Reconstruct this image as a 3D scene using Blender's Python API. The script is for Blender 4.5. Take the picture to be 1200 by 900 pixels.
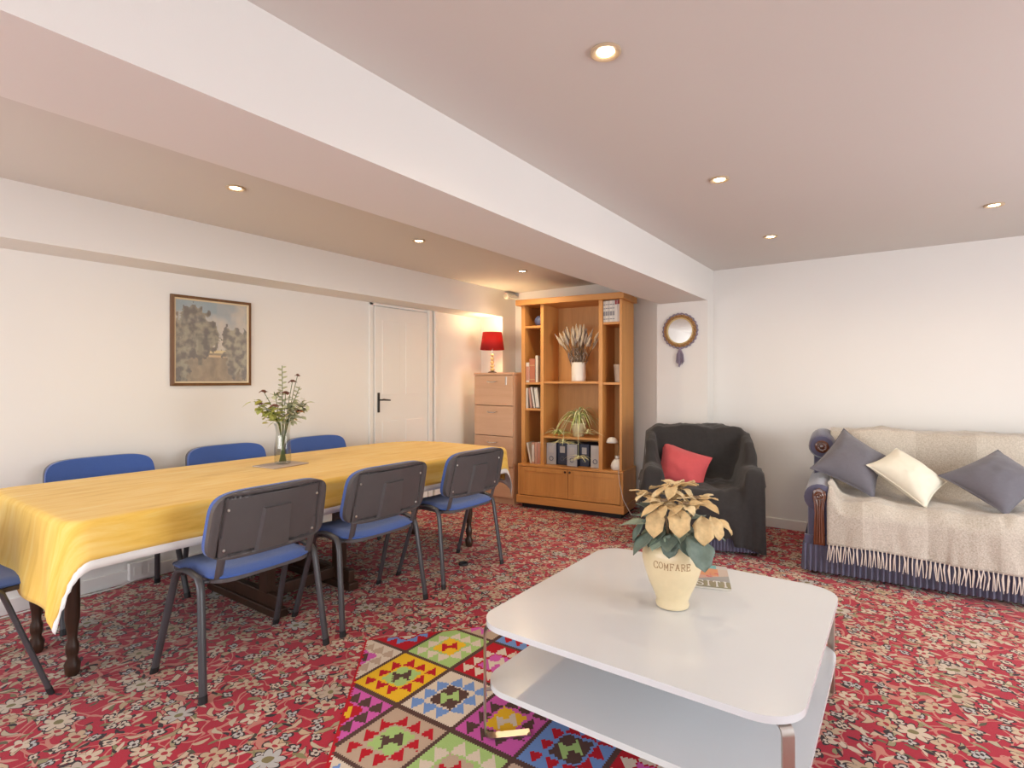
import bpy, bmesh, math, random
import numpy as np
from mathutils import Vector, Matrix, noise
C = bpy.context.scene.collection
SC = bpy.context.scene
PI = math.pi
R = math.radians
for o in list(bpy.data.objects):
    bpy.data.objects.remove(o)

# ------------------------------------------------------------------ camera
cam_d = bpy.data.cameras.new('camera')
cam = bpy.data.objects.new('camera', cam_d)
C.objects.link(cam)
cam.location = (0, 0, 1.25)
cam.rotation_euler = (PI/2, 0, R(35.588))
cam_d.sensor_width = 36
cam_d.lens = 640/1200*36
cam_d.shift_y = -4/1200
cam_d.clip_start = .02
SC.camera = cam

# ------------------------------------------------------------------ world, lights, exposure
W = bpy.data.worlds.new('sky'); SC.world = W
W.use_nodes = True
wn = W.node_tree.nodes; wl = W.node_tree.links
sky = wn.new('ShaderNodeTexSky')
sky.sky_type = 'NISHITA'; sky.sun_disc = False
sky.sun_elevation = R(38); sky.sun_rotation = R(120)
bg = wn['Background']
wl.new(sky.outputs[0], bg.inputs[0])
bg.inputs[1].default_value = .25

def area(name, loc, rot, sx, sy, power, col):
    d = bpy.data.lights.new(name, 'AREA')
    d.shape = 'RECTANGLE'; d.size = sx; d.size_y = sy
    d.energy = power; d.color = col
    o = bpy.data.objects.new(name, d); C.objects.link(o)
    o.location = loc; o.rotation_euler = rot
    return o
# daylight coming in through the french window of the right wall; the rear lights are added fill behind the camera
area('daylight_right', (2.72, 2.5, 1.05), (0, R(90), 0), 2.0, 2.1, 120, (.90, .96, 1))
area('fill_light_rear', (-.5, -2.02, 1.35), (R(90), 0, 0), 3.6, 1.5, 100, (.96, .98, 1))
area('fill_light_rear_left', (-3.1, -2.02, 1.35), (R(90), 0, 0), 1.2, 1.5, 56, (.97, .98, 1))

SC.view_settings.view_transform = 'Standard'
SC.view_settings.look = 'None'
SC.view_settings.gamma = 1
SC.view_settings.use_curve_mapping = False
SC.view_settings.exposure = -.02

# ------------------------------------------------------------------ materials
def sock(n, *names):
    for k in names:
        if k in n.inputs: return n.inputs[k]
class NT:
    def __init__(s, name):
        s.m = bpy.data.materials.new(name); s.m.use_nodes = True
        s.t = s.m.node_tree; s.n = s.t.nodes; s.l = s.t.links
        s.b = s.n['Principled BSDF']
    def new(s, typ, **kw):
        n = s.n.new(typ)
        for k, v in kw.items(): setattr(n, k, v)
        return n
    def put(s, v, i):
        if hasattr(v, 'is_output'): s.l.new(v, i)
        else: i.default_value = v
    def math(s, op, a, b=0.0, c=0.0, clamp=False):
        n = s.new('ShaderNodeMath', operation=op, use_clamp=clamp)
        for v, i in zip((a, b, c), n.inputs): s.put(v, i)
        return n.outputs[0]
    def mix(s, f, a, b):
        n = s.new('ShaderNodeMix', data_type='RGBA')
        s.put(f, n.inputs['Factor'])
        for v, i in ((a, n.inputs[6]), (b, n.inputs[7])):
            s.put((*v, 1) if isinstance(v, tuple) and len(v) == 3 else v, i)
        return n.outputs[2]
    def coord(s, kind='Object', scale=None, loc=None, rot=None):
        t = s.new('ShaderNodeTexCoord').outputs[kind]
        if scale or loc or rot:
            mp = s.new('ShaderNodeMapping')
            if scale: mp.inputs['Scale'].default_value = scale
            if loc: mp.inputs['Location'].default_value = loc
            if rot: mp.inputs['Rotation'].default_value = rot
            s.l.new(t, mp.inputs[0]); t = mp.outputs[0]
        return t
    def noise(s, vec, scale, detail=3, rough=.55, dist=0):
        n = s.new('ShaderNodeTexNoise')
        s.l.new(vec, n.inputs['Vector'])
        n.inputs['Scale'].default_value = scale; n.inputs['Detail'].default_value = detail
        n.inputs['Roughness'].default_value = rough; n.inputs['Distortion'].default_value = dist
        return n.outputs[0]
    def ramp(s, f, stops):
        n = s.new('ShaderNodeValToRGB')
        e = n.color_ramp.elements
        while len(e) < len(stops): e.new(.5)
        for q, (p, c) in zip(e, stops):
            q.position = p; q.color = (*c, 1)
        s.l.new(f, n.inputs[0]); return n.outputs[0]
    def step(s, v, lo, hi):
        n = s.new('ShaderNodeMapRange', clamp=True)
        s.put(v, n.inputs[0]); n.inputs[1].default_value = lo; n.inputs[2].default_value = hi
        return n.outputs[0]
    def bump(s, h, strength=.2, dist=.01):
        n = s.new('ShaderNodeBump')
        n.inputs['Strength'].default_value = strength; n.inputs['Distance'].default_value = dist
        s.l.new(h, n.inputs['Height']); s.l.new(n.outputs[0], s.b.inputs['Normal'])
    def base(s, c): s.put((*c, 1) if isinstance(c, tuple) and len(c) == 3 else c, s.b.inputs['Base Color'])
    def set(s, rough=.5, metal=0, spec=.5, sheen=0, coat=0, trans=0, ior=None):
        s.b.inputs['Roughness'].default_value = rough; s.b.inputs['Metallic'].default_value = metal
        sock(s.b, 'Specular IOR Level', 'Specular').default_value = spec
        if sheen: sock(s.b, 'Sheen Weight', 'Sheen').default_value = sheen
        if coat: sock(s.b, 'Coat Weight').default_value = coat; sock(s.b, 'Coat Roughness').default_value = .08
        if trans: sock(s.b, 'Transmission Weight').default_value = trans
        if ior: s.b.inputs['IOR'].default_value = ior

def simple(name, col, rough=.5, var=.06, nscale=8, bump=0, bscale=200, scale=None, **kw):
    t = NT(name)
    v = t.coord('Object', scale)
    f = t.noise(v, nscale, 4)
    a = tuple(max(0, c*(1-var)) for c in col); b = tuple(min(1, c*(1+var)) for c in col)
    t.base(t.mix(f, a, b)); t.set(rough, **kw)
    if bump: t.bump(t.noise(v, bscale, 2), bump, .004)
    return t.m
def wood(name, dark, light, axis='z', rough=.4, s=9, coat=0):
    t = NT(name)
    st = {'z': (s, s, s*.06), 'x': (s*.06, s, s), 'y': (s, s*.06, s)}[axis]
    v = t.coord('Object', st)
    f = t.noise(v, 1.2, 5, .6, .6)
    g = t.noise(v, 9, 3, .6)
    h = t.math('ADD', t.math('MULTIPLY', f, .7), t.math('MULTIPLY', g, .3))
    t.base(t.ramp(h, [(.3, dark), (.7, light)])); t.set(rough, coat=coat)
    t.bump(g, .06, .002)
    return t.m
def metal(name, col, rough=.25):
    t = NT(name); v = t.coord('Object'); f = t.noise(v, 30, 2)
    t.base(t.mix(f, tuple(c*.92 for c in col), col)); t.set(rough, 1)
    return t.m
def emitter(name, col, strength):
    t = NT(name); t.base(col)
    sock(t.b, 'Emission Color', 'Emission').default_value = (*col, 1)
    t.b.inputs['Emission Strength'].default_value = strength
    return t.m

M = {}
M['wall'] = simple('wall_paint', (.795, .772, .745), .85, .015, 3, .05, 300, spec=.2)
M['ceiling'] = simple('ceiling_paint', (.69, .655, .622), .9, .012, 3, spec=.15)
M['gloss_white'] = simple('white_gloss_paint', (.80, .78, .75), .4, .02, 5)
M['oak'] = wood('orange_oak_veneer', (.54, .24, .065), (.70, .335, .10), 'z', .42, 11)
M['oak_x'] = wood('orange_oak_veneer_across', (.54, .24, .065), (.70, .335, .10), 'x', .42, 11)
M['oak_back'] = wood('oak_back_panel', (.52, .26, .085), (.66, .35, .125), 'z', .5, 11)
M['beech'] = wood('beech_veneer', (.58, .34, .21), (.68, .43, .28), 'x', .45, 10)
M['beech_z'] = wood('beech_veneer_upright', (.56, .33, .20), (.66, .42, .27), 'z', .45, 10)
M['dark_wood'] = wood('dark_brown_wood', (.022, .010, .006), (.065, .030, .016), 'z', .35, 14)
M['mahogany'] = wood('carved_mahogany', (.045, .013, .007), (.16, .05, .022), 'z', .25, 20, coat=.4)
M['black_plinth'] = simple('black_plinth_paint', (.015, .012, .012), .6)
M['frame_wood'] = wood('walnut_frame', (.10, .045, .018), (.20, .10, .045), 'z', .35, 20)
M['gilt'] = simple('cream_slip', (.68, .55, .36), .5, .08, 30)
M['plastic'] = simple('grey_black_plastic', (.085, .076, .078), .36, .1, 20, .12, 500)
M['chair_metal'] = simple('black_chair_steel', (.060, .058, .064), .33, .1, 20)
M['blue_cloth'] = simple('royal_blue_upholstery', (.045, .105, .36), .9, .22, 300, .3, 900, sheen=.3)
M['white_lam'] = simple('white_lacquer', (.71, .725, .735), .22, .02, 2.5, coat=.2)
M['steel'] = metal('brushed_steel', (.62, .58, .54), .28)
M['chrome'] = metal('satin_chrome', (.75, .73, .70), .2)
M['blackmetal'] = simple('black_iron', (.03, .028, .027), .45)
M['velvet'] = simple('navy_velvet', (.075, .070, .125), .75, .3, 14, .2, 300, sheen=.6)
M['throw_black'] = simple('black_knit_throw', (.026, .022, .021), .92, .35, 40, .35, 500, sheen=.12)
M['cushion_grey'] = simple('slate_grey_cotton', (.135, .127, .150), .85, .1, 60, .2, 600, sheen=.25)
M['cushion_cream'] = simple('cream_cotton', (.78, .73, .60), .85, .04, 30, .2, 500, sheen=.2)
M['cushion_red'] = simple('coral_red_cotton', (.60, .085, .095), .8, .08, 60, .2, 600, sheen=.2)
M['shade_red'] = simple('red_shade_cloth', (.55, .02, .02), .8, .08, 60)
M['white_ceramic'] = simple('white_ceramic', (.80, .77, .72), .3, .03, 20)
M['beige_pot'] = simple('beige_ceramic', (.56, .50, .42), .5, .05, 20)
M['cream_pot'] = simple('pale_yellow_pot', (.60, .53, .33), .5, .05, 20)
M['yellow_vase'] = simple('cream_glazed_stoneware', (.72, .575, .35), .38, .12, 14, .1, 60, coat=.3)
M['brown_ink'] = simple('brown_stamped_ink', (.33, .17, .07), .6)
M['bract'] = simple('cream_yellow_bract', (.60, .42, .205), .75, .5, 38, .5, 90)
M['bract_pale'] = simple('pale_cream_bract', (.72, .56, .32), .75, .22, 45, .5, 90)
M['leaf_dark'] = simple('dull_green_leaf', (.125, .165, .130), .6, .45, 30, .5, 90)
M['leaf_light'] = simple('grey_green_leaf', (.27, .33, .24), .6, .25, 40, .4, 90)
M['stem_green'] = simple('stem_green', (.10, .15, .045), .6, .2, 60)
M['stem_brown'] = simple('stem_brown', (.20, .13, .07), .7, .2, 60)
M['spider'] = simple('spider_plant_green', (.40, .47, .15), .5, .35, 60)
M['spider_pale'] = simple('spider_plant_cream_stripe', (.72, .72, .42), .5, .2, 60)
M['dried'] = simple('dried_grey_lavender', (.50, .42, .33), .9, .3, 80)
M['dried_dark'] = simple('dried_grey_brown', (.33, .28, .25), .9, .3, 80)
M['foliage_yellow'] = simple('yellow_green_foliage', (.44, .46, .12), .55, .3, 40)
M['foliage_grey'] = simple('eucalyptus_foliage', (.50, .51, .33), .6, .25, 40)
M['bloom'] = simple('faded_brown_bloom', (.17, .065, .04), .85, .35, 120)
M['bloom_orange'] = simple('faded_orange_bloom', (.50, .20, .06), .8, .25, 120)
M['rattan'] = simple('rattan', (.36, .19, .07), .6, .3, 90, .4, 200)
M['rattan_pale'] = simple('pale_gold_rim', (.62, .46, .22), .5, .1, 60)
M['purple_yarn'] = simple('purple_grey_yarn', (.27, .22, .29), .9, .35, 100)
M['fringe'] = simple('cream_fringe_yarn', (.70, .60, .52), .9, .1, 60)
M['skin_paper'] = simple('page_paper', (.72, .67, .58), .8, .06, 40)
M['dark_soil'] = simple('potting_soil', (.05, .03, .02), .95, .3, 60)
M['navy_box'] = simple('navy_box_card', (.03, .04, .075), .5, .15, 20)
M['rubber'] = simple('black_rubber', (.012, .012, .013), .6)
M['lamp_glow'] = emitter('downlight_lamp', (1, .80, .50), 22)
M['mirror'] = metal('mirror_silver', (.82, .83, .82), .03)
M['cable'] = simple('white_cable', (.72, .70, .66), .5)
M['globe'] = simple('blue_glazed_ball', (.10, .13, .27), .35, .3, 25)
M['lettering'] = simple('grey_stitched_letter', (.5, .5, .5), .6)
M['trim_cloth'] = simple('white_cloth_trim', (.76, .74, .71), .9, .03, 60, .1, 300)

def glass(name, col=(1, 1, 1), rough=0.0):
    t = NT(name); t.base(col); t.set(rough, trans=1, ior=1.45)
    lp = None
    return t.m
M['glass'] = glass('clear_glass', (.96, .98, .97))
def pane_mat(name='window_glass', tint=(1, 1, 1)):
    t = NT(name)
    tr = t.new('ShaderNodeBsdfTransparent'); tr.inputs[0].default_value = (*tint, 1); gl = t.new('ShaderNodeBsdfGlossy'); gl.inputs['Roughness'].default_value = .02
    lw_ = t.new('ShaderNodeLayerWeight'); lw_.inputs['Blend'].default_value = .5
    fac = t.math('ADD', t.math('MULTIPLY', t.math('POWER', lw_.outputs['Facing'], 4.0), .55), .045)
    mx = t.new('ShaderNodeMixShader')
    t.l.new(fac, mx.inputs[0]); t.l.new(tr.outputs[0], mx.inputs[1]); t.l.new(gl.outputs[0], mx.inputs[2])
    t.l.new(mx.outputs[0], t.n['Material Output'].inputs[0])
    return t.m
M['pane'] = pane_mat()
M['vase_glass'] = pane_mat('vase_glass', (.93, .94, .92))

def carpet_mat():
    t = NT('red_floral_axminster')
    P0 = t.coord('Object')
    nzc = t.new('ShaderNodeTexNoise'); t.l.new(P0, nzc.inputs['Vector']); nzc.inputs['Scale'].default_value = 16; nzc.inputs['Detail'].default_value = 1
    sb0 = t.new('ShaderNodeVectorMath', operation='SUBTRACT'); t.l.new(nzc.outputs['Color'], sb0.inputs[0]); sb0.inputs[1].default_value = (.5, .5, .5)
    sc0 = t.new('ShaderNodeVectorMath', operation='SCALE'); t.l.new(sb0.outputs[0], sc0.inputs[0]); sc0.inputs['Scale'].default_value = .034
    ad0 = t.new('ShaderNodeVectorMath', operation='ADD'); t.l.new(P0, ad0.inputs[0]); t.l.new(sc0.outputs[0], ad0.inputs[1])
    P = ad0.outputs[0]
    def vor(scale, off, rnd=1.0):
        ad = t.new('ShaderNodeVectorMath', operation='ADD'); t.l.new(P, ad.inputs[0]); ad.inputs[1].default_value = (off, off*.7, 0)
        v = t.new('ShaderNodeTexVoronoi', voronoi_dimensions='2D', feature='F1')
        v.inputs['Scale'].default_value = scale; v.inputs['Randomness'].default_value = rnd
        t.l.new(ad.outputs[0], v.inputs['Vector'])
        sb = t.new('ShaderNodeVectorMath', operation='SUBTRACT'); t.l.new(ad.outputs[0], sb.inputs[0]); t.l.new(v.outputs['Position'], sb.inputs[1])
        sx = t.new('ShaderNodeSeparateXYZ'); t.l.new(sb.outputs[0], sx.inputs[0])
        sc = t.new('ShaderNodeSeparateColor'); t.l.new(v.outputs['Color'], sc.inputs[0])
        return sx.outputs[0], sx.outputs[1], sc.outputs
    def layer(col, scale, off, rad, pet, depth, gate, ramp, centre, outline, rnd=1.0):
        x, y, c = vor(scale, off, rnd)
        r = t.math('SQRT', t.math('ADD', t.math('MULTIPLY', x, x), t.math('MULTIPLY', y, y)))
        a = t.math('ADD', t.math('ARCTAN2', y, x), t.math('MULTIPLY', c[0], 6.28))
        w = t.math('ABSOLUTE', t.math('COSINE', t.math('MULTIPLY', a, pet/2)))
        edge = t.math('MULTIPLY', t.math('ADD', t.math('MULTIPLY', w, depth), 1-depth), rad)
        q = t.math('DIVIDE', r, edge)
        g = t.math('GREATER_THAN', c[1], gate)
        m_out = t.math('MULTIPLY', t.math('LESS_THAN', q, 1.0), g)
        m_in = t.math('MULTIPLY', t.math('LESS_THAN', q, outline), g)
        m_c = t.math('MULTIPLY', t.math('LESS_THAN', r, rad*.24), g)
        col = t.mix(m_out, col, (.028, .012, .014))
        col = t.mix(m_in, col, t.ramp(c[2], ramp))
        col = t.mix(m_c, col, centre)
        return col
    def leaves(col, scale, off, A, B, gate, ramp, outline):
        x, y, c = vor(scale, off)
        th = t.math('MULTIPLY', c[0], 6.28)
        cs, sn = t.math('COSINE', th), t.math('SINE', th)
        u = t.math('ADD', t.math('MULTIPLY', x, cs), t.math('MULTIPLY', y, sn))
        v = t.math('SUBTRACT', t.math('MULTIPLY', y, cs), t.math('MULTIPLY', x, sn))
        v = t.math('ADD', v, t.math('MULTIPLY', t.math('MULTIPLY', u, u), 9.0))
        un = t.math('DIVIDE', u, A); vn = t.math('DIVIDE', v, B)
        q = t.math('ADD', t.math('POWER', t.math('ABSOLUTE', un), 1.5), t.math('POWER', t.math('ABSOLUTE', vn), 1.5))
        g = t.math('GREATER_THAN', c[1], gate)
        col = t.mix(t.math('MULTIPLY', t.math('LESS_THAN', q, 1.0), g), col, (.03, .012, .014))
        col = t.mix(t.math('MULTIPLY', t.math('LESS_THAN', q, outline), g), col, t.ramp(c[2], ramp))
        return col
    n1 = t.noise(P0, 2.5, 2)
    col = t.mix(n1, (.36, .006, .024), (.47, .012, .036))
    cream, tan, olive, blk, grey, pink = (.64, .50, .37), (.52, .35, .21), (.22, .20, .08), (.025, .011, .013), (.46, .44, .42), (.54, .20, .15)
    for sc_, of, wd in ((5.0, 0, .011), (8.0, 7.3, .010), (3.4, 3.1, .007)):
        ad = t.new('ShaderNodeVectorMath', operation='ADD'); t.l.new(P0, ad.inputs[0]); ad.inputs[1].default_value = (of, of, 0)
        nz = t.noise(ad.outputs[0], sc_, 1.0)
        k = t.math('LESS_THAN', t.math('ABSOLUTE', t.math('SUBTRACT', nz, .5)), wd)
        col = t.mix(k, col, pink)
    col = leaves(col, 13, 1.7, .040, .0125, .34, [(0, cream), (.45, tan), (.7, olive), (.8, cream), (1, tan)], .80)
    col = leaves(col, 17, 4.9, .030, .0090, .30, [(0, tan), (.35, cream), (.6, olive), (.7, cream), (1, pink)], .97)
    col = leaves(col, 19, 14.9, .020, .0075, .50, [(0, blk), (.6, blk), (1, olive)], .9)
    col = layer(col, 13, 9.4, .027, 4, .52, .34, [(0, grey), (.5, cream), (1, grey)], (.05, .02, .02), .70)
    col = layer(col, 8.0, 2.2, .042, 5, .62, .34, [(0, cream), (.5, tan), (.8, cream), (1, tan)], (.36, .02, .03), .90)
    col = layer(col, 2.8, 6.6, .062, 7, .55, .30, [(0, cream), (.5, grey), (1, tan)], (.20, .16, .06), .86)
    t.base(col); t.set(.95, spec=.15, sheen=.15)
    t.bump(t.noise(P0, 420, 2), .35, .004)
    return t.m
M['carpet'] = carpet_mat()

def tablecloth_mat():
    t = NT('yellow_streaked_cloth')
    v = t.coord('UV', (3, 24, 1))
    f = t.noise(v, 1.0, 6, .62, .4)
    g = t.noise(t.coord('UV', (1.5, 2.5, 1)), 1.5, 3)
    h = t.math('ADD', t.math('MULTIPLY', f, .7), t.math('MULTIPLY', g, .3))
    t.base(t.ramp(h, [(.3, (.68, .39, .055)), (.48, (.84, .53, .105)), (.68, (.88, .64, .21))]))
    t.set(.75, spec=.25, sheen=.15)
    t.bump(t.noise(t.coord('UV', (60, 400, 1)), 1, 2), .08, .002)
    return t.m
M['cloth'] = tablecloth_mat()
def throw_mat():
    t = NT('oatmeal_wool_throw')
    P = t.coord('Object')
    s = t.new('ShaderNodeSeparateXYZ'); t.l.new(P, s.inputs[0])
    k = t.math('GREATER_THAN', t.math('FRACT', t.math('MULTIPLY', s.outputs[0], 1.55)), .5)
    k2 = t.math('GREATER_THAN', t.math('FRACT', t.math('ADD', t.math('MULTIPLY', s.outputs[1], 1.7), .25)), .5)
    f = t.noise(P, 130, 4, .7)
    c = t.ramp(f, [(.32, (.38, .32, .255)), (.62, (.56, .495, .42))])
    c2 = t.ramp(f, [(.32, (.45, .39, .32)), (.62, (.63, .565, .485))])
    t.base(t.mix(t.math('ABSOLUTE', t.math('SUBTRACT', k, k2)), c, c2))
    t.set(.95, spec=.1, sheen=.4)
    t.bump(f, .6, .006)
    return t.m
M['wool'] = throw_mat()
def attr_mat(name, rough, nbump=0, coat=0, spec=.3):
    t = NT(name)
    a = t.new('ShaderNodeAttribute'); a.attribute_name = 'Col'
    f = t.noise(t.coord('Object'), 220, 2)
    t.base(t.mix(t.math('MULTIPLY', f, .10), a.outputs['Color'], (.05, .04, .04)))
    t.set(rough, spec=spec, coat=coat)
    if nbump: t.bump(f, nbump, .003)
    return t.m
M['kilim'] = attr_mat('kilim_wool', .95, .5, spec=.1)
M['print'] = attr_mat('printed_picture', .35, 0, .5)
M['cover'] = attr_mat('printed_cover', .3, 0, .3)

# ------------------------------------------------------------------ mesh helpers
def obj(name, bm, mat, parent=None, smooth=False, loc=None, rot=None, label=None):
    me = bpy.data.meshes.new(name)
    bmesh.ops.recalc_face_normals(bm, faces=bm.faces)
    bm.to_mesh(me); bm.free()
    for m in (mat if isinstance(mat, (list, tuple)) else [mat]): me.materials.append(m)
    if smooth:
        me.polygons.foreach_set('use_smooth', [True]*len(me.polygons))
        try: me.set_sharp_from_angle(angle=R(smooth if smooth is not True else 40))
        except Exception: pass
    o = bpy.data.objects.new(name, me); C.objects.link(o)
    if parent: o.parent = parent
    if loc: o.location = loc
    if rot: o.rotation_euler = rot
    if label: o['label'] = label
    return o
def tag(o, label, cat, group=None, kind=None):
    o['label'] = label; o['category'] = cat
    if group: o['group'] = group
    if kind: o['kind'] = kind
    return o
def thing(name, label, cat, loc=(0, 0, 0), rz=0, group=None):
    o = bpy.data.objects.new(name, None); C.objects.link(o)
    o.empty_display_size = .1
    o.location = loc; o.rotation_euler = (0, 0, rz)
    return tag(o, label, cat, group)
def struct(name, bm, mat, parent=None, **k):
    o = obj(name, bm, mat, parent, **k)
    if not parent: o['kind'] = 'structure'
    return o
def copy_tree(o, parent=None):
    c = o.copy(); C.objects.link(c)
    if parent: c.parent = parent
    for ch in o.children: copy_tree(ch, c)
    return c
def B(): return bmesh.new()
def box(bm, x0, x1, y0, y1, z0, z1, bev=0, seg=2, mat=None):
    m = Matrix.Translation(((x0+x1)/2, (y0+y1)/2, (z0+z1)/2)) @ Matrix.Diagonal((abs(x1-x0), abs(y1-y0), abs(z1-z0), 1))
    if mat is not None: m = mat @ m
    t = bmesh.new() if bev else bm
    g = bmesh.ops.create_cube(t, size=1, matrix=m)
    if bev:
        bmesh.ops.bevel(t, geom=list(t.edges), offset=bev, segments=seg, affect='EDGES', profile=.5)
        merge(bm, t)
    return bm
def merge(bm, t, mat=None):
    me = bpy.data.meshes.new('t'); t.to_mesh(me); t.free()
    if mat is not None: me.transform(mat)
    bm.from_mesh(me); bpy.data.meshes.remove(me)
def bx(x0, x1, y0, y1, z0, z1, bev=0, seg=2): return box(B(), x0, x1, y0, y1, z0, z1, bev, seg)
def tube(bm, pts, rad, seg=8, flat=None, caps=True, closed=False):
    pts = [Vector(p) for p in pts]; n = len(pts)
    rads = rad if isinstance(rad, (list, tuple)) else [rad]*n
    rings = []; up = None
    for i, p in enumerate(pts):
        if closed: d = pts[(i+1) % n]-pts[i-1]
        else: d = pts[min(i+1, n-1)]-pts[max(i-1, 0)]
        if d.length < 1e-9: d = Vector((0, 0, 1))
        d.normalize()
        if up is None:
            up = Vector((0, 0, 1)) if abs(d.z) < .9 else Vector((1, 0, 0))
            if flat is not None: up = Vector(flat)
        s = d.cross(up)
        if s.length < 1e-6: s = d.cross(Vector((.3, .8, .5)))
        s.normalize(); u2 = s.cross(d).normalized(); up = u2
        r = rads[i]; ra, rb = r if isinstance(r, (tuple, list)) else (r, r)
        rings.append([bm.verts.new(p+s*ra*math.cos(2*PI*k/seg)+u2*rb*math.sin(2*PI*k/seg)) for k in range(seg)])
    m = n if closed else n-1
    for i in range(m):
        a, b = rings[i], rings[(i+1) % n]
        for k in range(seg): bm.faces.new((a[k], a[(k+1) % seg], b[(k+1) % seg], b[k]))
    if caps and not closed:
        bm.faces.new(rings[0][::-1]); bm.faces.new(rings[-1])
    return bm
def lathe(bm, prof, seg=24, cx=0, cy=0, mat=None, capb=True, capt=True):
    rings = []
    for r, z in prof:
        ring = []
        for k in range(seg):
            p = Vector((cx+r*math.cos(2*PI*k/seg), cy+r*math.sin(2*PI*k/seg), z))
            ring.append(bm.verts.new(mat @ p if mat is not None else p))
        rings.append(ring)
    for a, b in zip(rings, rings[1:]):
        for k in range(seg): bm.faces.new((a[k], a[(k+1) % seg], b[(k+1) % seg], b[k]))
    if capb: bm.faces.new(rings[0][::-1])
    if capt: bm.faces.new(rings[-1])
    return bm
def grid(bm, fn, nu, nv, uv=None, keep=None):
    V = [[bm.verts.new(fn(i/nu, j/nv)) for j in range(nv+1)] for i in range(nu+1)]
    L = bm.loops.layers.uv.verify() if uv else None
    for i in range(nu):
        for j in range(nv):
            if keep and not keep((i+.5)/nu, (j+.5)/nv): continue
            f = bm.faces.new((V[i][j], V[i+1][j], V[i+1][j+1], V[i][j+1]))
            if uv:
                for lp, (a, b) in zip(f.loops, ((i, j), (i+1, j), (i+1, j+1), (i, j+1))): lp[L].uv = uv(a/nu, b/nv)
    loose = [v for v in bm.verts if not v.link_faces]
    if loose: bmesh.ops.delete(bm, geom=loose, context='VERTS')
    return bm
def rrect(x0, x1, y0, y1, r, n=8):
    rs = r if isinstance(r, (list, tuple)) else [r]*4
    out = []
    for (cx, cy, a0), q in zip(((x1, y1, 0), (x0, y1, 90), (x0, y0, 180), (x1, y0, 270)), rs):
        sx = -1 if cx == x1 else 1; sy = -1 if cy == y1 else 1
        for k in range(n+1):
            a = R(a0+90*k/n)
            out.append((cx+sx*q+q*math.cos(a), cy+sy*q+q*math.sin(a)))
    return out
def prism(bm, poly, z0, z1, bev=0, mat=None):
    t = bmesh.new()
    b = [t.verts.new((x, y, z0)) for x, y in poly]; p = [t.verts.new((x, y, z1)) for x, y in poly]
    t.faces.new(b[::-1]); t.faces.new(p)
    n = len(poly)
    for i in range(n): t.faces.new((b[i], b[(i+1) % n], p[(i+1) % n], p[i]))
    if bev:
        es = [e for e in t.edges if abs(e.verts[0].co.z-e.verts[1].co.z) < 1e-6]
        bmesh.ops.bevel(t, geom=es, offset=bev, segments=2, affect='EDGES', profile=.5)
    merge(bm, t, mat)
    return bm
def solidify(o, th, off=0):
    m = o.modifiers.new('thickness', 'SOLIDIFY'); m.thickness = th; m.offset = off
    return o
def colour_faces(o, fn):
    me = o.data
    a = me.color_attributes.new('Col', 'FLOAT_COLOR', 'CORNER')
    buf = []
    for p in me.polygons:
        c = fn(p.center)
        for _ in p.loop_indices: buf.extend((*c, 1))
    a.data.foreach_set('color', buf)

# ------------------------------------------------------------------ the room
XL, XR, YB, YR, H = -3.9, 2.6, 5.09, -1.9, 2.245
ZB = 1.955                                     # underside of the beam and of the boxing along the left wall
struct('floor', grid(B(), lambda u, v: (XL+(XR-XL)*u, YR+(YB-YR)*v, 0), 4, 4), M['carpet'])
struct('ceiling', bx(XL-.1, XR+.1, YR-.1, YB+.1, H, H+.1), M['ceiling'])
struct('wall_left', bx(XL-.1, XL, YR-.1, YB+.1, 0, H), M['wall'])
struct('wall_back', bx(XL, XR, YB, YB+.1, 0, H), M['wall'])
def holed_wall(name, axis, at, thick, a0, a1, holes):
    bm = B(); cur = a0
    def seg(u0, u1, z0, z1):
        if u1-u0 < 1e-4 or z1-z0 < 1e-4: return
        if axis == 'x': box(bm, at, at+thick, u0, u1, z0, z1)
        else: box(bm, u0, u1, at-thick, at, z0, z1)
    for (u0, u1, z0, z1) in holes:
        seg(cur, u0, 0, H); seg(u0, u1, 0, z0); seg(u0, u1, z1, H); cur = u1
    seg(cur, a1, 0, H)
    return struct(name, bm, M['wall'])
holed_wall('wall_right', 'x', XR, .1, YR, YB, [(1.45, 3.55, .04, 2.05)])
holed_wall('wall_rear', 'y', YR, .1, XL, XR, [(-3.7, -2.5, .65, 2.05), (-2.3, 1.3, .65, 2.05)])
def window(name, axis, at, u0, u1, z0, z1, n):
    fr = B()
    def put(bm, a0, a1, b0, b1, d0, d1, bev=0):
        if axis == 'x': box(bm, at+d0, at+d1, a0, a1, b0, b1, bev)
        else: box(bm, a0, a1, at-d1, at-d0, b0, b1, bev)
    t = .055
    put(fr, u0, u1, z0, z0+t, .02, .08); put(fr, u0, u1, z1-t, z1, .02, .08)
    for k in range(n+1):
        c = u0+(u1-u0)*k/n
        c0, c1 = max(u0, c-t*.6), min(u1, c+t*.6)
        put(fr, c0, c1, z0+t, z1-t, .02, .08)
    f = struct(name, fr, M['gloss_white'])
    for k in range(n):
        p = B(); a = u0+(u1-u0)*k/n+t*.6; b = u0+(u1-u0)*(k+1)/n-t*.6
        put(p, a, b, z0+t, z1-t, .045, .051)
        obj('pane', p, M['pane'], f)
window('window_1', 'x', XR, 1.45, 3.55, .04, 2.05, 3)
window('fill_window_2', 'y', YR, -2.3, 1.3, .65, 2.05, 4)  # unseen window, added behind the camera for fill light
window('fill_window_3', 'y', YR, -3.7, -2.5, .65, 2.05, 2)  # second added rear opening, likewise only for fill
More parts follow.
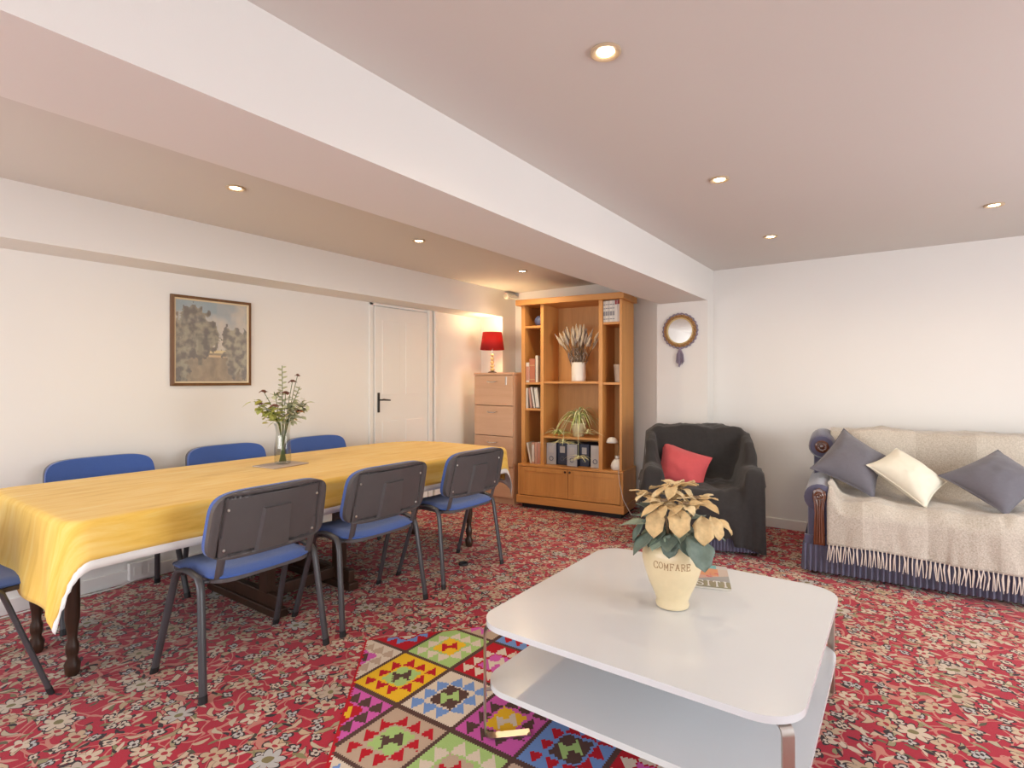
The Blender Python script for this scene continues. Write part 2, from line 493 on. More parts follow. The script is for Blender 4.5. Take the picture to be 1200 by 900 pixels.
# the beam, the boxing along the left wall and the two piers
struct('trim_1', bx(-1.82, -1.395, YR, YB, ZB, H), M['wall'])
struct('trim_2', bx(XL, -3.595, YR, YB, ZB, H), M['wall'])
struct('trim_3', bx(-1.853, -1.395, 4.895, YB, 0, ZB), M['wall'])
struct('trim_4', bx(XL, -3.595, 4.845, YB, 0, ZB), M['wall'])
def skirting(name, bm):
    return struct(name, bm, M['gloss_white'])
bm = box(B(), -1.395, XR, YB-.018, YB, 0, .082, .005); skirting('baseboard_back', bm)
bm = box(B(), XL, XL+.018, YR, 3.2, 0, .082, .005); box(bm, XL, XL+.018, 4.2, 4.845, 0, .082, .005); skirting('baseboard_left', bm)
bm = box(B(), -1.853, -1.395, 4.877, 4.895, 0, .082, .005); skirting('baseboard_pier', bm)
bm = box(B(), XR-.018, XR, YR, 1.4, 0, .082, .005); box(bm, XR-.018, XR, 3.6, YB-.02, 0, .082, .005); skirting('baseboard_right', bm)
# door in the left wall
d = struct('door_1', box(B(), XL+.002, XL+.03, 3.285, 3.955, .01, 1.925, .003), M['gloss_white'])
for z0, z1 in ((.18, .88), (1.12, 1.80)):
    for y0, y1 in ((3.37, 3.58), (3.66, 3.87)):
        b_ = B(); box(b_, XL+.028, XL+.033, y0, y1, z0, z1, .0024)
        obj('panel', b_, M['gloss_white'], d)
hb = B(); box(hb, XL+.03, XL+.037, 3.312, 3.338, .96, 1.14, .003)
hd = obj('handle_plate', hb, M['blackmetal'], d)
lv = B(); tube(lv, [(XL+.036, 3.325, 1.075), (XL+.07, 3.325, 1.075), (XL+.075, 3.35, 1.077), (XL+.072, 3.43, 1.07)], [.007, .007, .009, .006], 8)
obj('lever', lv, M['blackmetal'], hd, True)
fr = B()
box(fr, XL, XL+.018, 3.235, 3.28, 0, 1.955, .004)
box(fr, XL, XL+.018, 3.235, 4.14, 1.93, 1.955, .004)
for k, (a, b_, dd) in enumerate(((3.96, 3.99, .045), (3.995, 4.03, .03), (4.04, 4.075, .05), (4.085, 4.14, .02))):
    box(fr, XL, XL+dd, a, b_, 0, 1.955, .005)
struct('trim_5', fr, M['gloss_white'])

# recessed ceiling downlights
ORD = {(-.73, 1.506): 'big recessed downlight at top centre, nearest on the right-hand ceiling',
       (-.736, 2.788): 'recessed downlight right of the beam, second along from the nearest one',
       (-.741, 4.098): 'recessed downlight in the far ceiling above the black armchair',
       (.42, 4.098): 'recessed downlight in the ceiling above the sofa, rightmost of all',
       (-2.797, 1.46): 'recessed downlight over the dining table, left of the beam and nearest the picture',
       (-2.795, 2.77): 'recessed downlight left of the beam, above the middle of the dining table',
       (-2.806, 4.08): 'recessed downlight left of the beam, beside the top of the bookcase'}
first = None
for (x, y), lab in ORD.items():
    if first is None:
        t = first = thing('recessed_downlight', lab, 'light', (x, y, H), 0, 'recessed ceiling downlights')
        rg = lathe(B(), [(.046, -.001), (.047, -.006), (.042, -.009), (.030, -.006), (.026, -.001)], 28, capb=False, capt=False)
        obj('ring', rg, simple('cream_ring', (.55, .42, .28), .35), t, True)
        obj('lamp', lathe(B(), [(.026, -.001), (.025, -.004), (.016, -.006), (.002, -.0065)], 24, capb=False), M['lamp_glow'], t, True)
    else:
        t = copy_tree(first); t.location = (x, y, H); t['label'] = lab
    ld = bpy.data.lights.new('downlight_beam', 'SPOT'); ld.energy = 34 if (x, y) == (-2.806, 4.08) else 16; ld.color = (1, .74, .42) if (x, y) == (-2.806, 4.08) else (1, .80, .55)
    ld.spot_size = R(160); ld.spot_blend = 1; ld.shadow_soft_size = .03
    lo = bpy.data.objects.new('downlight_beam', ld); C.objects.link(lo); lo.location = (x, y, H-.03)

# ------------------------------------------------------------------ dining table
dt = thing('dining_table', 'long dark wood dining table under the yellow cloth', 'table', (0, 0, 0))
TX0, TX1, TY0, TY1, TZ = -3.53, -2.465, .68, 3.42, .73
outline = rrect(TX0, TX1, TY0, TY1, [.12, .42, .06, .06], 10)
obj('tabletop', prism(B(), outline, TZ-.03, TZ-.002, .006), M['dark_wood'], dt)
def turned_leg(x, y):
    p = [(.020, 0), (.026, .01), (.030, .05), (.018, .075), (.024, .1), (.024, .13), (.017, .15), (.020, .19), (.027, .24), (.026, .62), (.026, .70)]
    return lathe(B(), p, 14, x, y)
for x, y in ((-2.87, .80), (-3.24, .77), (-2.66, 3.16), (-3.25, 3.16)):
    obj('leg', turned_leg(x, y), M['dark_wood'], dt, True)
for y in (1.635, 2.10):
    b_ = B(); box(b_, -3.40, -2.66, y-.035, y+.035, .0, .045, .006); box(b_, -3.38, -2.68, y-.022, y+.022, .04, .115, .006)
    obj('foot_rail', b_, M['dark_wood'], dt)
    for x in (-3.30, -2.80):
        obj('post', bx(x-.035, x+.035, y-.03, y+.03, .11, .70, .005), M['dark_wood'], dt)
for x in (-2.83, -3.25):
    obj('stretcher', bx(x-.02, x+.02, 1.66, 2.08, .055, .12, .006), M['dark_wood'], dt)
obj('apron', box(box(bx(-3.38, -2.62, .78, .80, .62, .70), -3.38, -2.62, 3.14, 3.16, .62, .70), -2.66, -2.64, .8, 3.14, .62, .70), M['dark_wood'], dt)

# the cloth: a flat rectangle folded over the table's outline
OUT = [Vector(p) for p in outline]
def nearest(p):
    best = None
    n = len(OUT)
    for i in range(n):
        a, b_ = OUT[i], OUT[(i+1) % n]; ab = b_-a
        L2 = ab.length_squared
        if L2 < 1e-12: continue
        k = max(0, min(1, (p-a).dot(ab)/L2)); q = a+ab*k
        dd = (p-q).length
        if best is None or dd < best[0]:
            nrm = Vector((ab.y, -ab.x)).normalized(); best = (dd, q, nrm)
    return best
def inside(p):
    c = False; n = len(OUT)
    for i in range(n):
        a, b_ = OUT[i], OUT[(i+1) % n]
        if (a.y > p.y) != (b_.y > p.y) and p.x < (b_.x-a.x)*(p.y-a.y)/(b_.y-a.y)+a.x: c = not c
    return c
OS, OE, OF = .185, .33, .30                     # overhang at the sides, near end, far end
CX0, CX1, CY0, CY1 = TX0-OS, TX1+OS, TY0-OE, TY1+OF
def cloth_pt(x, y):
    p = Vector((x, y))
    dd, q, nrm = nearest(p)
    ripple = .0015*noise.noise((x*5, y*5, 1))
    if inside(p): 
        sag = -min(0, dd-.02)*.25
        return Vector((x, y, TZ+.002+ripple-(max(0, .02-dd)**2)*8))
    dirn = (p-q).normalized() if dd > 1e-5 else nrm
    if dd > .012: out = dirn
    else: out = nrm
    rr = .012
    if dd < rr*PI/2:
        a = dd/rr
        return Vector((*(q+out*rr*math.sin(a)), TZ+.002-rr*(1-math.cos(a))))
    drop = dd-rr*PI/2
    fold = .010+.05*drop+.012*math.sin(x*17+y*13)*min(1, drop*4)
    ex = drop*.10
    # the corner of the cloth gathers into a fold that kicks out a little
    return Vector((*(q+out*(rr+fold*.6+ex)), TZ+.002-rr-drop*.985))
nu, nv = 88, 210
def frac(i, n, a, b_): return a+(b_-a)*i/n
PT = [[cloth_pt(frac(i, nu, CX0, CX1), frac(j, nv, CY0, CY1)) for j in range(nv+1)] for i in range(nu+1)]
def cloth_grid(keep):
    bm = B(); L = bm.loops.layers.uv.verify(); vs = {}
    def g(i, j):
        if (i, j) not in vs: vs[i, j] = bm.verts.new(PT[i][j])
        return vs[i, j]
    for i in range(nu):
        for j in range(nv):
            x, y = frac(i+.5, nu, CX0, CX1), frac(j+.5, nv, CY0, CY1)
            if not keep(x, y): continue
            f = bm.faces.new((g(i, j), g(i+1, j), g(i+1, j+1), g(i, j+1)))
            for lp, (a, b_) in zip(f.loops, ((i, j), (i+1, j), (i+1, j+1), (i, j+1))):
                lp[L].uv = (frac(b_, nv, CY0, CY1), frac(a, nu, CX0, CX1))
    return bm
TRW = .036
def is_trim(x, y): return x > CX1-TRW or x < CX0+TRW or y > CY1-.15 and x > TX1-.02 or y > CY1-TRW or (y < CY0+TRW*.0)
cl = obj('tablecloth', cloth_grid(lambda x, y: not is_trim(x, y)), M['cloth'], None, 60)
tag(cl, 'long yellow streaked tablecloth with a white border on the dining table', 'tablecloth')
solidify(cl, .002)
tr_ = obj('border', cloth_grid(is_trim), M['trim_cloth'], cl, 60, label='white border band of the yellow cloth')
solidify(tr_, .0025)

# ------------------------------------------------------------------ chairs (built facing +y)
def make_chair():
    t = thing('dining_chair', '', 'chair', (0, 0, 0), 0, 'blue stacking chairs around the dining table')
    # seat cushion
    def seat(u, v):
        x = (u-.5)*2; y = (v-.5)*2
        e = max(abs(x), abs(y))
        X = .235*x*(1-.06*y*y*0) ; Y = .205*y
        r = (abs(x)**6+abs(y)**6)**(1/6)
        k = r and max(abs(x), abs(y))/r or 1
        X *= k; Y *= k
        z = .485-.014*(1-abs(X/.235)**2)*(1-y*y*.3)*.9 - .02*max(0, y)**3
        z -= .022*max(0, e-.85)/.15*1.0
        return (X, Y+.015, z)
    bm = grid(B(), seat, 20, 18)
    top = list(bm.faces)
    g = bmesh.ops.extrude_face_region(bm, geom=top)
    for v in [e for e in g['geom'] if isinstance(e, bmesh.types.BMVert)]: v.co.z = .447+.008*(abs(v.co.x)/.235)**2
    obj('seat', bm, M['blue_cloth'], t, 50)
    # under-shell
    obj('seat_shell', prism(B(), rrect(-.225, .225, -.185, .215, .07, 5), .432, .449, .003), M['plastic'], t)
    # backrest: curved rounded panel
    def back_xyz(x, h, d):                       # x in -.27..27, h 0..1 up, d depth towards the front
        z = .525+.285*h
        y = -.165-.062*h - .028*(1-(x/.27)**2) + d
        return Vector((x, y, z))
    def back_panel(w, h0, h1, d0, d1, rr, n=34, m=24, rim=0):
        bm = B()
        def outl(u, v):
            x = (u-.5)*2; y = (v-.5)*2
            p = 5
            r = (abs(x)**p+abs(y)**p)**(1/p); mx = max(abs(x), abs(y))
            k = mx/r if r > 0 else 1
            return x*k, y*k
        F = [[None]*(m+1) for _ in range(n+1)]; K = [[None]*(m+1) for _ in range(n+1)]
        for i in range(n+1):
            for j in range(m+1):
                a, b_ = outl(i/n, j/m)
                ww = w*(1-.05*(b_*.5+.5))
                hh = h0+(h1-h0)*(b_*.5+.5)
                F[i][j] = bm.verts.new(back_xyz(a*ww, hh, d1))
                e = max(abs(a), abs(b_))
                dd = d0
                if rim and e > .80: dd = d0-rim*min(1, max(0, (e-.86)/.02))*min(1, max(0, (1.0-e)/.05+.45))+.010*max(0, 1-abs(e-.835)/.028)+(.008*max(0, 1-abs(max(abs(a)/.335, abs(b_+.17)/.72)-1.0)/.09) if b_ > -.93 else 0)
                K[i][j] = bm.verts.new(back_xyz(a*ww, hh, dd))
        for i in range(n):
            for j in range(m):
                bm.faces.new((F[i][j], F[i+1][j], F[i+1][j+1], F[i][j+1]))
                bm.faces.new((K[i][j], K[i][j+1], K[i+1][j+1], K[i+1][j]))
        for i in range(n):
            bm.faces.new((F[i][0], K[i][0], K[i+1][0], F[i+1][0])); bm.faces.new((F[i][m], F[i+1][m], K[i+1][m], K[i][m]))
        for j in range(m):
            bm.faces.new((F[0][j], F[0][j+1], K[0][j+1], K[0][j])); bm.faces.new((F[n][j], K[n][j], K[n][j+1], F[n][j+1]))
        return bm
    sh = obj('back_shell', back_panel(.272, 0, 1, -.012, .008, .08, n=128, m=84, rim=.008), M['plastic'], t, 45)
    # raised centre panel and screws moulded into the shell
    def plate(w0, w1, h0, h1, d0, d1):
        bm = B()
        a = [(-w0, h0), (w0, h0), (w1, h1), (-w1, h1)]
        f = [bm.verts.new(back_xyz(x, h, d0)) for x, h in a]; k = [bm.verts.new(back_xyz(x*.88, h0+(h-h0)*.95+.01, d1)) for x, h in a]
        bm.faces.new(f); bm.faces.new(k[::-1])
        for i in range(4): bm.faces.new((f[i], k[i], k[(i+1) % 4], f[(i+1) % 4]))
        return bm
    obj('centre_panel', plate(.080, .066, .05, .70, -.010, -.026), M['plastic'], sh)
    for sx in (-1, 1):
        for h in (.16, .74):
            p = back_xyz(sx*.205, h, -.013)
            obj('screw', lathe(B(), [(.006, 0), (.006, .003), (.003, .0045)], 10, mat=Matrix.Translation(p) @ Matrix.Rotation(R(90), 4, 'X')), M['steel'], sh)
    obj('back_pad', back_panel(.2715, .004, 1.004, .006, .030, .08), M['blue_cloth'], t, 45)
    # frame
    for sx in (-1, 1):
        x0 = sx*.265
        A = [(sx*.285, -.20, 0), (x0, -.145, .40), (x0-sx*.002, -.135, .438), (x0-sx*.004, -.115, .461), (x0-sx*.005, -.06, .472), (x0-sx*.005, -.03, .473)]
        Bp = [(sx*.285, .205, 0), (x0, .075, .40), (x0-sx*.002, .062, .438), (x0-sx*.004, .042, .461), (x0-sx*.005, .0, .472), (x0-sx*.005, -.03, .473)]
        for pts in (A, Bp):
            lg = obj('leg', tube(B(), pts, [(.010, .016)]*6, 10, flat=(1, 0, 0)), M['chair_metal'], t, 50)
            ft = B(); tube(ft, [pts[0], Vector(pts[0])+(Vector(pts[1])-Vector(pts[0])).normalized()*.03], [(.0115, .0175)]*2, 10, flat=(1, 0, 0))
            obj('leg_cap', ft, M['rubber'], lg, 50)
    b_ = B()
    for y in (-.12, .06):
        tube(b_, [(-.262, y, .442), (-.15, y, .43), (.15, y, .43), (.262, y, .442)], .009, 8)
    obj('cross_bars', b_, M['chair_metal'], t, 50)
    for sx in (-1, 1):
        b_ = B(); pts = [Vector((sx*.208, .05, .436)), Vector((sx*.208, -.12, .438)), Vector((sx*.208, -.165, .455)), back_xyz(sx*.208, .0, -.006)+Vector((0, -.004, 0)), back_xyz(sx*.208, .35, -.008)]
        tube(b_, pts, [(.018, .005)]*5, 8, flat=(0, 0, 1))
        obj('back_support', b_, M['plastic'], t, 50)
    return t
chair = make_chair()
CH = [(-2.41, 1.30, 92, 'grey-backed blue chair nearest the camera on the near long side of the table'),
      (-2.42, 1.97, 90, 'grey-backed blue chair in the middle of the near long side of the table'),
      (-2.43, 2.71, 89, 'grey-backed blue chair at the far right end of the near long side'),
      (-3.55, 1.185, -90, 'blue chair against the wall below and left of the framed picture'),
      (-3.55, 1.905, -90, 'blue chair by the wall between the picture and the glass flower vase'),
      (-3.55, 2.60, -90, 'blue chair by the wall near the door, just right of the flower vase'),
      (-3.03, .47, 6, 'blue chair at the near end of the table, cut off by the left edge')]
for k, (x, y, a, lab) in enumerate(CH):
    c = chair if k == 0 else copy_tree(chair)
    c.location = (x, y, 0); c.rotation_euler = (0, 0, R(a)); c['label'] = lab

# ------------------------------------------------------------------ bouquet on the dining table
mt = obj('table_mat', box(B(), -.10, .10, -.125, .125, 0, .006, .002), simple('taupe_mat', (.50, .40, .33), .7), None, loc=(-3.085, 1.89, TZ+.0045), rot=(0, 0, R(8)))
tag(mt, 'pale taupe rectangular table mat under the glass flower vase', 'mat')
VZ = TZ+.012
VB = Vector((-3.09, 1.905, VZ))
vs = thing('glass_vase', 'tall clear ribbed glass vase of flowers on the yellow tablecloth', 'vase', VB)
prof = [(.040, .0), (.046, .004), (.049, .03), (.047, .10), (.041, .16), (.039, .19), (.044, .225), (.052, .247)]
inn = [(r-.004, z) for r, z in prof[1:]][::-1]
gb = B()
seg = 36
rings = []
for (r, z) in prof+inn+[(.038, .010)]:
    rings.append([gb.verts.new(((r+.0012*math.cos(9*2*PI*k/seg))*math.cos(2*PI*k/seg), (r+.0012*math.cos(9*2*PI*k/seg))*math.sin(2*PI*k/seg), z)) for k in range(seg)])
for a, b_ in zip(rings, rings[1:]):
    for k in range(seg): gb.faces.new((a[k], a[(k+1) % seg], b_[(k+1) % seg], b_[k]))
gb.faces.new(rings[0][::-1]); gb.faces.new(rings[-1])
obj('glass_body', gb, M['vase_glass'], vs, True)
def leafshape(bm, M4, L, Wd, droop=.25, fold=.25, nu=6, wav=0, tip=1.3, nv=2):
    V = []
    for i in range(nu+1):
        u = i/nu
        w = Wd*2.55*u**.75*(1-u)**.72*(1+.10*math.sin(u*15+L*90)) if i not in (0, nu) else 0.0012
        row = []
        for j in range(-nv, nv+1):
            s = j/nv
            p = Vector((L*u, w*s, fold*w*abs(s)-droop*L*u*u+wav*math.sin(u*9+s*2+L*40)))
            row.append(bm.verts.new(M4 @ p))
        V.append(row)
    for a, b_ in zip(V, V[1:]):
        for j in range(2*nv): bm.faces.new((a[j], a[j+1], b_[j+1], b_[j]))
def orient(p, yaw, pitch, roll=0):
    return Matrix.Translation(p) @ Matrix.Rotation(R(yaw), 4, 'Z') @ Matrix.Rotation(R(-pitch), 4, 'Y') @ Matrix.Rotation(R(roll), 4, 'X')
random.seed(5)
# seven faded blooms, one thing each: (dx along the table, dz of head, depth offset, radius, label)
BL = [(.10, .542, .0, .018, 'small dark faded bloom, topmost right in the glass vase', 'bloom'),
      (.065, .505, .0, .028, 'flat dark brown bloom below the topmost right one in the vase', 'bloom'),
      (.0, .435, .03, .030, 'dark and orange bloom in the middle of the vase bouquet', 'bloom'),
      (-.125, .445, .0, .026, 'dark faded bloom standing up at the upper left of the bouquet', 'bloom'),
      (-.165, .375, .03, .028, 'brown bloom farthest left among the yellow-green leaves', 'bloom'),
      (-.09, .360, .06, .032, 'brown bloom at the left centre, just above the vase rim', 'bloom'),
      (.082, .320, .05, .028, 'reddish brown bloom low on the right of the bouquet', 'bloom_orange')]
for i, (dy, dz, dx, r, lab, mk) in enumerate(BL):
    t = thing('cut_flower', lab, 'flower', VB, 0, 'faded flowers in the glass vase')
    head = Vector((dx, dy, dz))
    nk = Vector((dx*.25, max(-.03, min(.03, dy*.3)), .25))
    base = Vector((-dx*.2, max(-.025, min(.025, -dy*.15)), .012))
    obj('stem', tube(B(), [base, nk, nk.lerp(head, .55)+Vector((0, 0, .015)), head], .0022, 6), M['stem_green'], t, True)
    r *= 1.25
    hb = B()
    for k in range(14):
        a = k*137.5; rr = r*(.35+.65*(k/14))
        leafshape(hb, orient(head, a, 25-30*(k/14)+random.uniform(-8, 8)), rr, rr*.38, .3, .2, 4)
    obj('bloom_head', hb, M[mk], t)
    cb = lathe(B(), [(.001, -.006), (r*.35, -.003), (r*.4, .004), (r*.2, .009)], 10, head.x, head.y)
    for v in cb.verts: v.co.z += head.z
    obj('bloom_centre', cb, M['bloom'], t, True)
BR = [((.0, -.005, .60), 'eucalyptus', 'tall thin branch with small round leaves at the top of the bouquet', .030, 16, 'foliage_grey'),
      ((.0, .115, .47), 'eucalyptus', 'thin leafy sprig leaning right at the top of the bouquet', .022, 13, 'foliage_grey'),
      ((.02, .15, .365), 'bushy', 'grey-green leafy sprig spreading right over the vase rim', .046, 60, 'foliage_grey'),
      ((.05, .04, .38), 'bushy', 'grey-green leafy sprig in the centre front of the bouquet', .046, 60, 'foliage_grey'),
      ((.02, -.19, .385), 'bushy', 'yellow-green leafy sprig reaching far left in the bouquet', .055, 34, 'foliage_yellow'),
      ((.06, -.12, .33), 'bushy', 'bright green leafy sprig hanging low at the left of the vase', .052, 32, 'foliage_yellow'),
      ((-.03, -.04, .44), 'bushy', 'grey-green leafy sprig at the back of the bouquet', .046, 34, 'foliage_grey')]
for (hx, hy, hz), kind, lab, ll, n, mk in BR:
    t = thing('leafy_sprig', lab, 'foliage', VB, 0, 'leafy sprigs in the glass vase')
    head = Vector((hx, hy, hz)); nk = Vector((hx*.3, max(-.03, min(.03, hy*.3)), .24)); base = Vector((-hx*.3, -max(-.02, min(.02, hy*.2)), .012))
    pts = [base, nk, nk.lerp(head, .5)+Vector((0, 0, .02)), head]
    obj('stem', tube(B(), pts, .0024, 6), M['stem_green'], t, True)
    lb = B()
    for k in range(n):
        f = .12+.88*k/n if kind == 'bushy' else .2+.8*k/n
        p = nk.lerp(pts[2], min(1, f*2)) if f < .5 else pts[2].lerp(head, f*2-1)
        if kind == 'bushy':
            p = p+Vector((random.uniform(-.02, .02), random.uniform(-.035, .035), random.uniform(-.03, .03)))
            yaw = k*137.5+random.uniform(-20, 20); pit = random.uniform(-25, 40)
            leafshape(lb, orient(p, yaw, pit, random.uniform(-30, 30)), ll*random.uniform(.7, 1.15), ll*.30, .25, .2, 5)
        else:
            leafshape(lb, orient(p, 90 if k % 2 else -90, 30, 20), ll*random.uniform(.9, 1.3), ll*.42, .1, .1, 5)
    o = obj('leaves', lb, M[mk], t); o['kind'] = 'stuff'

# ------------------------------------------------------------------ picture on the left wall
PY0, PY1, PZ0, PZ1 = 1.602, 2.141, 1.215, 1.818
pc = thing('framed_picture', 'landscape print with trees in a brown wooden frame on the left wall', 'picture', (XL, (PY0+PY1)/2, (PZ0+PZ1)/2))
w2, h2 = (PY1-PY0)/2, (PZ1-PZ0)/2
def frame_side(bm, w, h, t, x0, x1, side, sl=.006):
    a = [(-w, -h), (w, -h), (w, h), (-w, h)]; b_ = [(-w+t, -h+t), (w-t, -h+t), (w-t, h-t), (-w+t, h-t)]
    i, j = side, (side+1) % 4
    ps = []
    for (y, z), x in ((a[i], x0), (a[j], x0), (b_[j], x0), (b_[i], x0), (a[i], x1-sl), (a[j], x1-sl), (b_[j], x1), (b_[i], x1)): ps.append(bm.verts.new((x, y, z)))
    for f in ((0, 1, 2, 3), (4, 5, 6, 7), (0, 1, 5, 4), (2, 3, 7, 6), (1, 2, 6, 5), (0, 3, 7, 4)): bm.faces.new([ps[k] for k in f])
for s in range(4):
    b_ = B(); frame_side(b_, w2, h2, .019, .001, .026, s); obj('frame_rail', b_, M['frame_wood'], pc)
b_ = B()
for s in range(4): frame_side(b_, w2-.018, h2-.018, .011, .001, .016, s, -.004)
obj('slip', b_, M['gilt'], pc)
nY, nZ = 70, 78
cw, chh = w2-.028, h2-.028
cv = grid(B(), lambda u, v: (.011, (u-.5)*2*cw, (v-.5)*2*chh), nY, nZ)
cvo = obj('print', cv, M['print'], pc)
def paint(c):
    u = c.y/cw*.5+.5; v = c.z/chh*.5+.5
    n = noise.fractal((u*5, v*5, 2.0), 1, 2, 5); n2 = noise.fractal((u*11, v*11, 7.0), 1, 2, 4)
    sky_ = Vector((.30, .33, .34)).lerp(Vector((.55, .47, .38)), max(0, min(1, .5+n*.7+(.6-v)*.8)))
    col = sky_
    if v > .86 and u < .55: col = col.lerp(Vector((.20, .29, .34)), .6)
    tree = Vector((.115, .10, .085)).lerp(Vector((.27, .24, .17)), max(0, min(1, .5+n2*1.6)))
    # big tree left, smaller trees right, hedge line, field
    def crown(cu, cv_, ru, rv): return ((u-cu)/ru)**2+((v-cv_)/rv)**2+n2*.9 < 1
    if v < .40+.03*n: col = Vector((.30, .23, .15)).lerp(Vector((.20, .16, .11)), max(0, min(1, .5+n2)))
    if .36 < v < .40 and .38 < u < .78: col = Vector((.62, .45, .24))
    if .31 < v < .335 and .45 < u < .75: col = Vector((.50, .36, .20))
    if crown(.24, .72, .24, .22) or crown(.42, .58, .20, .2) or crown(.3, .5, .2, .2) or crown(.08, .55, .16, .3) or crown(.05, .2, .14, .25): col = tree
    if crown(.78, .52, .14, .2) or crown(.95, .45, .14, .2) or crown(.86, .3, .2, .25): col = tree*1.15
    if .30 < u < .36 and .2 < v < .6: col = tree*.8
    return tuple(min(.75, q*1.25+.06) for q in col)
colour_faces(cvo, paint)
gp = B(); box(gp, .0125, .0145, -cw, cw, -chh, chh)
obj('picture_glass', gp, M['pane'], pc)

# ------------------------------------------------------------------ filing cabinet and red lamp
FC = thing('filing_cabinet', 'tall beech four-drawer filing cabinet in the corner left of the bookcase', 'cabinet', (-3.667, 4.44, 0))
cw_, cd_ = .50, .38
b_ = B(); box(b_, 0, .018, .02, cd_, .0, 1.305, .002); box(b_, cw_-.018, cw_, .02, cd_, 0, 1.305, .002); box(b_, .018, cw_-.018, cd_-.012, cd_, 0, 1.305); box(b_, .018, cw_-.018, .03, cd_-.012, 0, .065)
obj('carcass', b_, M['beech_z'], FC)
obj('top_panel', bx(-.004, cw_+.004, .0, cd_, 1.305, 1.332, .003), M['beech'], FC)
z0 = .07
for k in range(4):
    zz = z0+k*.309
    dr = obj('drawer', bx(.004, cw_-.022 if False else cw_-.004, .0, .02, zz, zz+.303, .003), M['beech'], FC)
    hb = B(); tube(hb, [(.19, -.002, zz+.245), (.195, -.024, zz+.243), (.22, -.03, zz+.238), (.28, -.03, zz+.238), (.305, -.024, zz+.243), (.31, -.002, zz+.245)], [.005, .006, .006, .006, .006, .005], 8)
    obj('handle', hb, M['chrome'], dr, True)
lk = B(); box(lk, .405, .425, -.004, 0, 1.205, 1.29, .002)
obj('lock', lk, M['steel'], FC, label='small grey metal lock on the top drawer')
# lamp
RL = thing('table_lamp', 'table lamp with red shade and glass bead stem on the filing cabinet', 'lamp', (-3.565, 4.62, 1.332))
obj('base', lathe(B(), [(.045, 0), (.047, .006), (.043, .012), (.015, .018)], 24), M['glass'], RL, True)
for k in range(5):
    zc = .036+k*.038; r = .026-.0018*k
    obj('glass_bead', lathe(B(), [(.008, zc-.019), (r*.8, zc-.012), (r, zc), (r*.8, zc+.012), (.008, zc+.019)], 18), simple('amber_glass_bead', (.72, .55, .28), .12, .1, 30) if k == 0 else bpy.data.materials['amber_glass_bead'], RL, True)
obj('stem', lathe(B(), [(.006, .0), (.006, .30)], 10), M['chrome'], RL)
def shade_mat():
    t = NT('red_lampshade'); t.base((.46, .018, .016)); t.set(.8)
    tl = t.new('ShaderNodeBsdfTranslucent'); tl.inputs[0].default_value = (.55, .03, .02, 1)
    mx = t.new('ShaderNodeMixShader'); mx.inputs[0].default_value = .22
    t.l.new(t.b.outputs[0], mx.inputs[1]); t.l.new(tl.outputs[0], mx.inputs[2]); t.l.new(mx.outputs[0], t.n['Material Output'].inputs[0])
    return t.m
sb = lathe(B(), [(.128, .245), (.101, .432)], 40, capb=False, capt=False)
sho = obj('lamp_shade', sb, shade_mat(), RL, True); solidify(sho, .003)
b_ = lathe(B(), [(.006, .30), (.024, .325), (.028, .345), (.02, .365), (.004, .375)], 14)
obj('bulb', b_, emitter('warm_bulb', (1, .72, .38), 3), RL, True)
ld = bpy.data.lights.new('table_lamp_light', 'POINT'); ld.energy = 13; ld.color = (1, .74, .38); ld.shadow_soft_size = .07
lo = bpy.data.objects.new('table_lamp_light', ld); C.objects.link(lo); lo.location = (-3.565, 4.62, 1.332+.385)
# alarm sensor in the corner
sn = thing('alarm_sensor', 'small round white sensor high in the corner above the red lamp', 'sensor', (-3.57, 4.93, 2.185))
obj('housing', lathe(B(), [(.03, 0), (.034, .008), (.034, .05), (.026, .062), (.004, .066)], 20, mat=Matrix.Rotation(R(90), 4, 'X')), M['white_ceramic'], sn, True)
obj('bracket', bx(-.026, .026, .0, .162, -.015, .02, .004), M['white_ceramic'], sn)
obj('lens', lathe(B(), [(.02, .064), (.012, .072), (.003, .074)], 14, mat=Matrix.Rotation(R(90), 4, 'X')), M['beige_pot'], sn, True)

# ------------------------------------------------------------------ bookcase
BK_LOC, BK_RZ = (-3.098, 4.43, 0), R(7)
bk = thing('bookcase', 'tall orange oak bookcase with open shelves and two cupboard doors below', 'bookcase', BK_LOC, BK_RZ)
BWD, BD, BT = 1.068, .41, .43                     # width, depth, top of the cupboard base
def bpart(n, bm, m='oak', par=bk, **k): return obj(n, bm, M[m], par, **k)
bpart('plinth', bx(.03, BWD-.03, .04, BD, 0, .055), 'black_plinth')
bpart('base_rail', bx(-.012, BWD+.012, -.015, BD, .05, .125, .004), 'oak_x')
bpart('side_panel', bx(.0, .024, .0, BD, .125, BT-.02, .002)); bpart('side_panel', bx(BWD-.024, BWD, .0, BD, .125, BT-.02, .002))
bpart('base_top', bx(.0, BWD, -.004, BD, BT-.02, BT+.002, .003), 'oak_x')
for x0, x1, kx in ((.026, .532, .51), (.536, 1.042, .558)):
    dp = B(); 
    for q in ((x0, x0+.05, .132, BT-.024), (x1-.05, x1, .132, BT-.024)): box(dp, q[0], q[1], -.004, .014, q[2], q[3], .002)
    box(dp, x0+.05, x1-.05, -.004, .014, .132, .175, .002); box(dp, x0+.05, x1-.05, -.004, .014, BT-.066, BT-.024, .002)
    dr = bpart('door', dp)
    pn = B(); box(pn, x0+.045, x1-.045, .002, .012, .17, BT-.062); obj('door_panel', pn, M['oak'], dr)
    kb = lathe(B(), [(.005, 0), (.005, .008), (.011, .014), (.009, .02), (.002, .022)], 14, mat=Matrix.Translation((kx, -.004, BT-.045)) @ Matrix.Rotation(R(90), 4, 'X'))
    obj('knob', kb, M['dark_wood'], dr, True)
UX0, UX1, UY = .022, BWD-.022, .03
ZT = 1.99
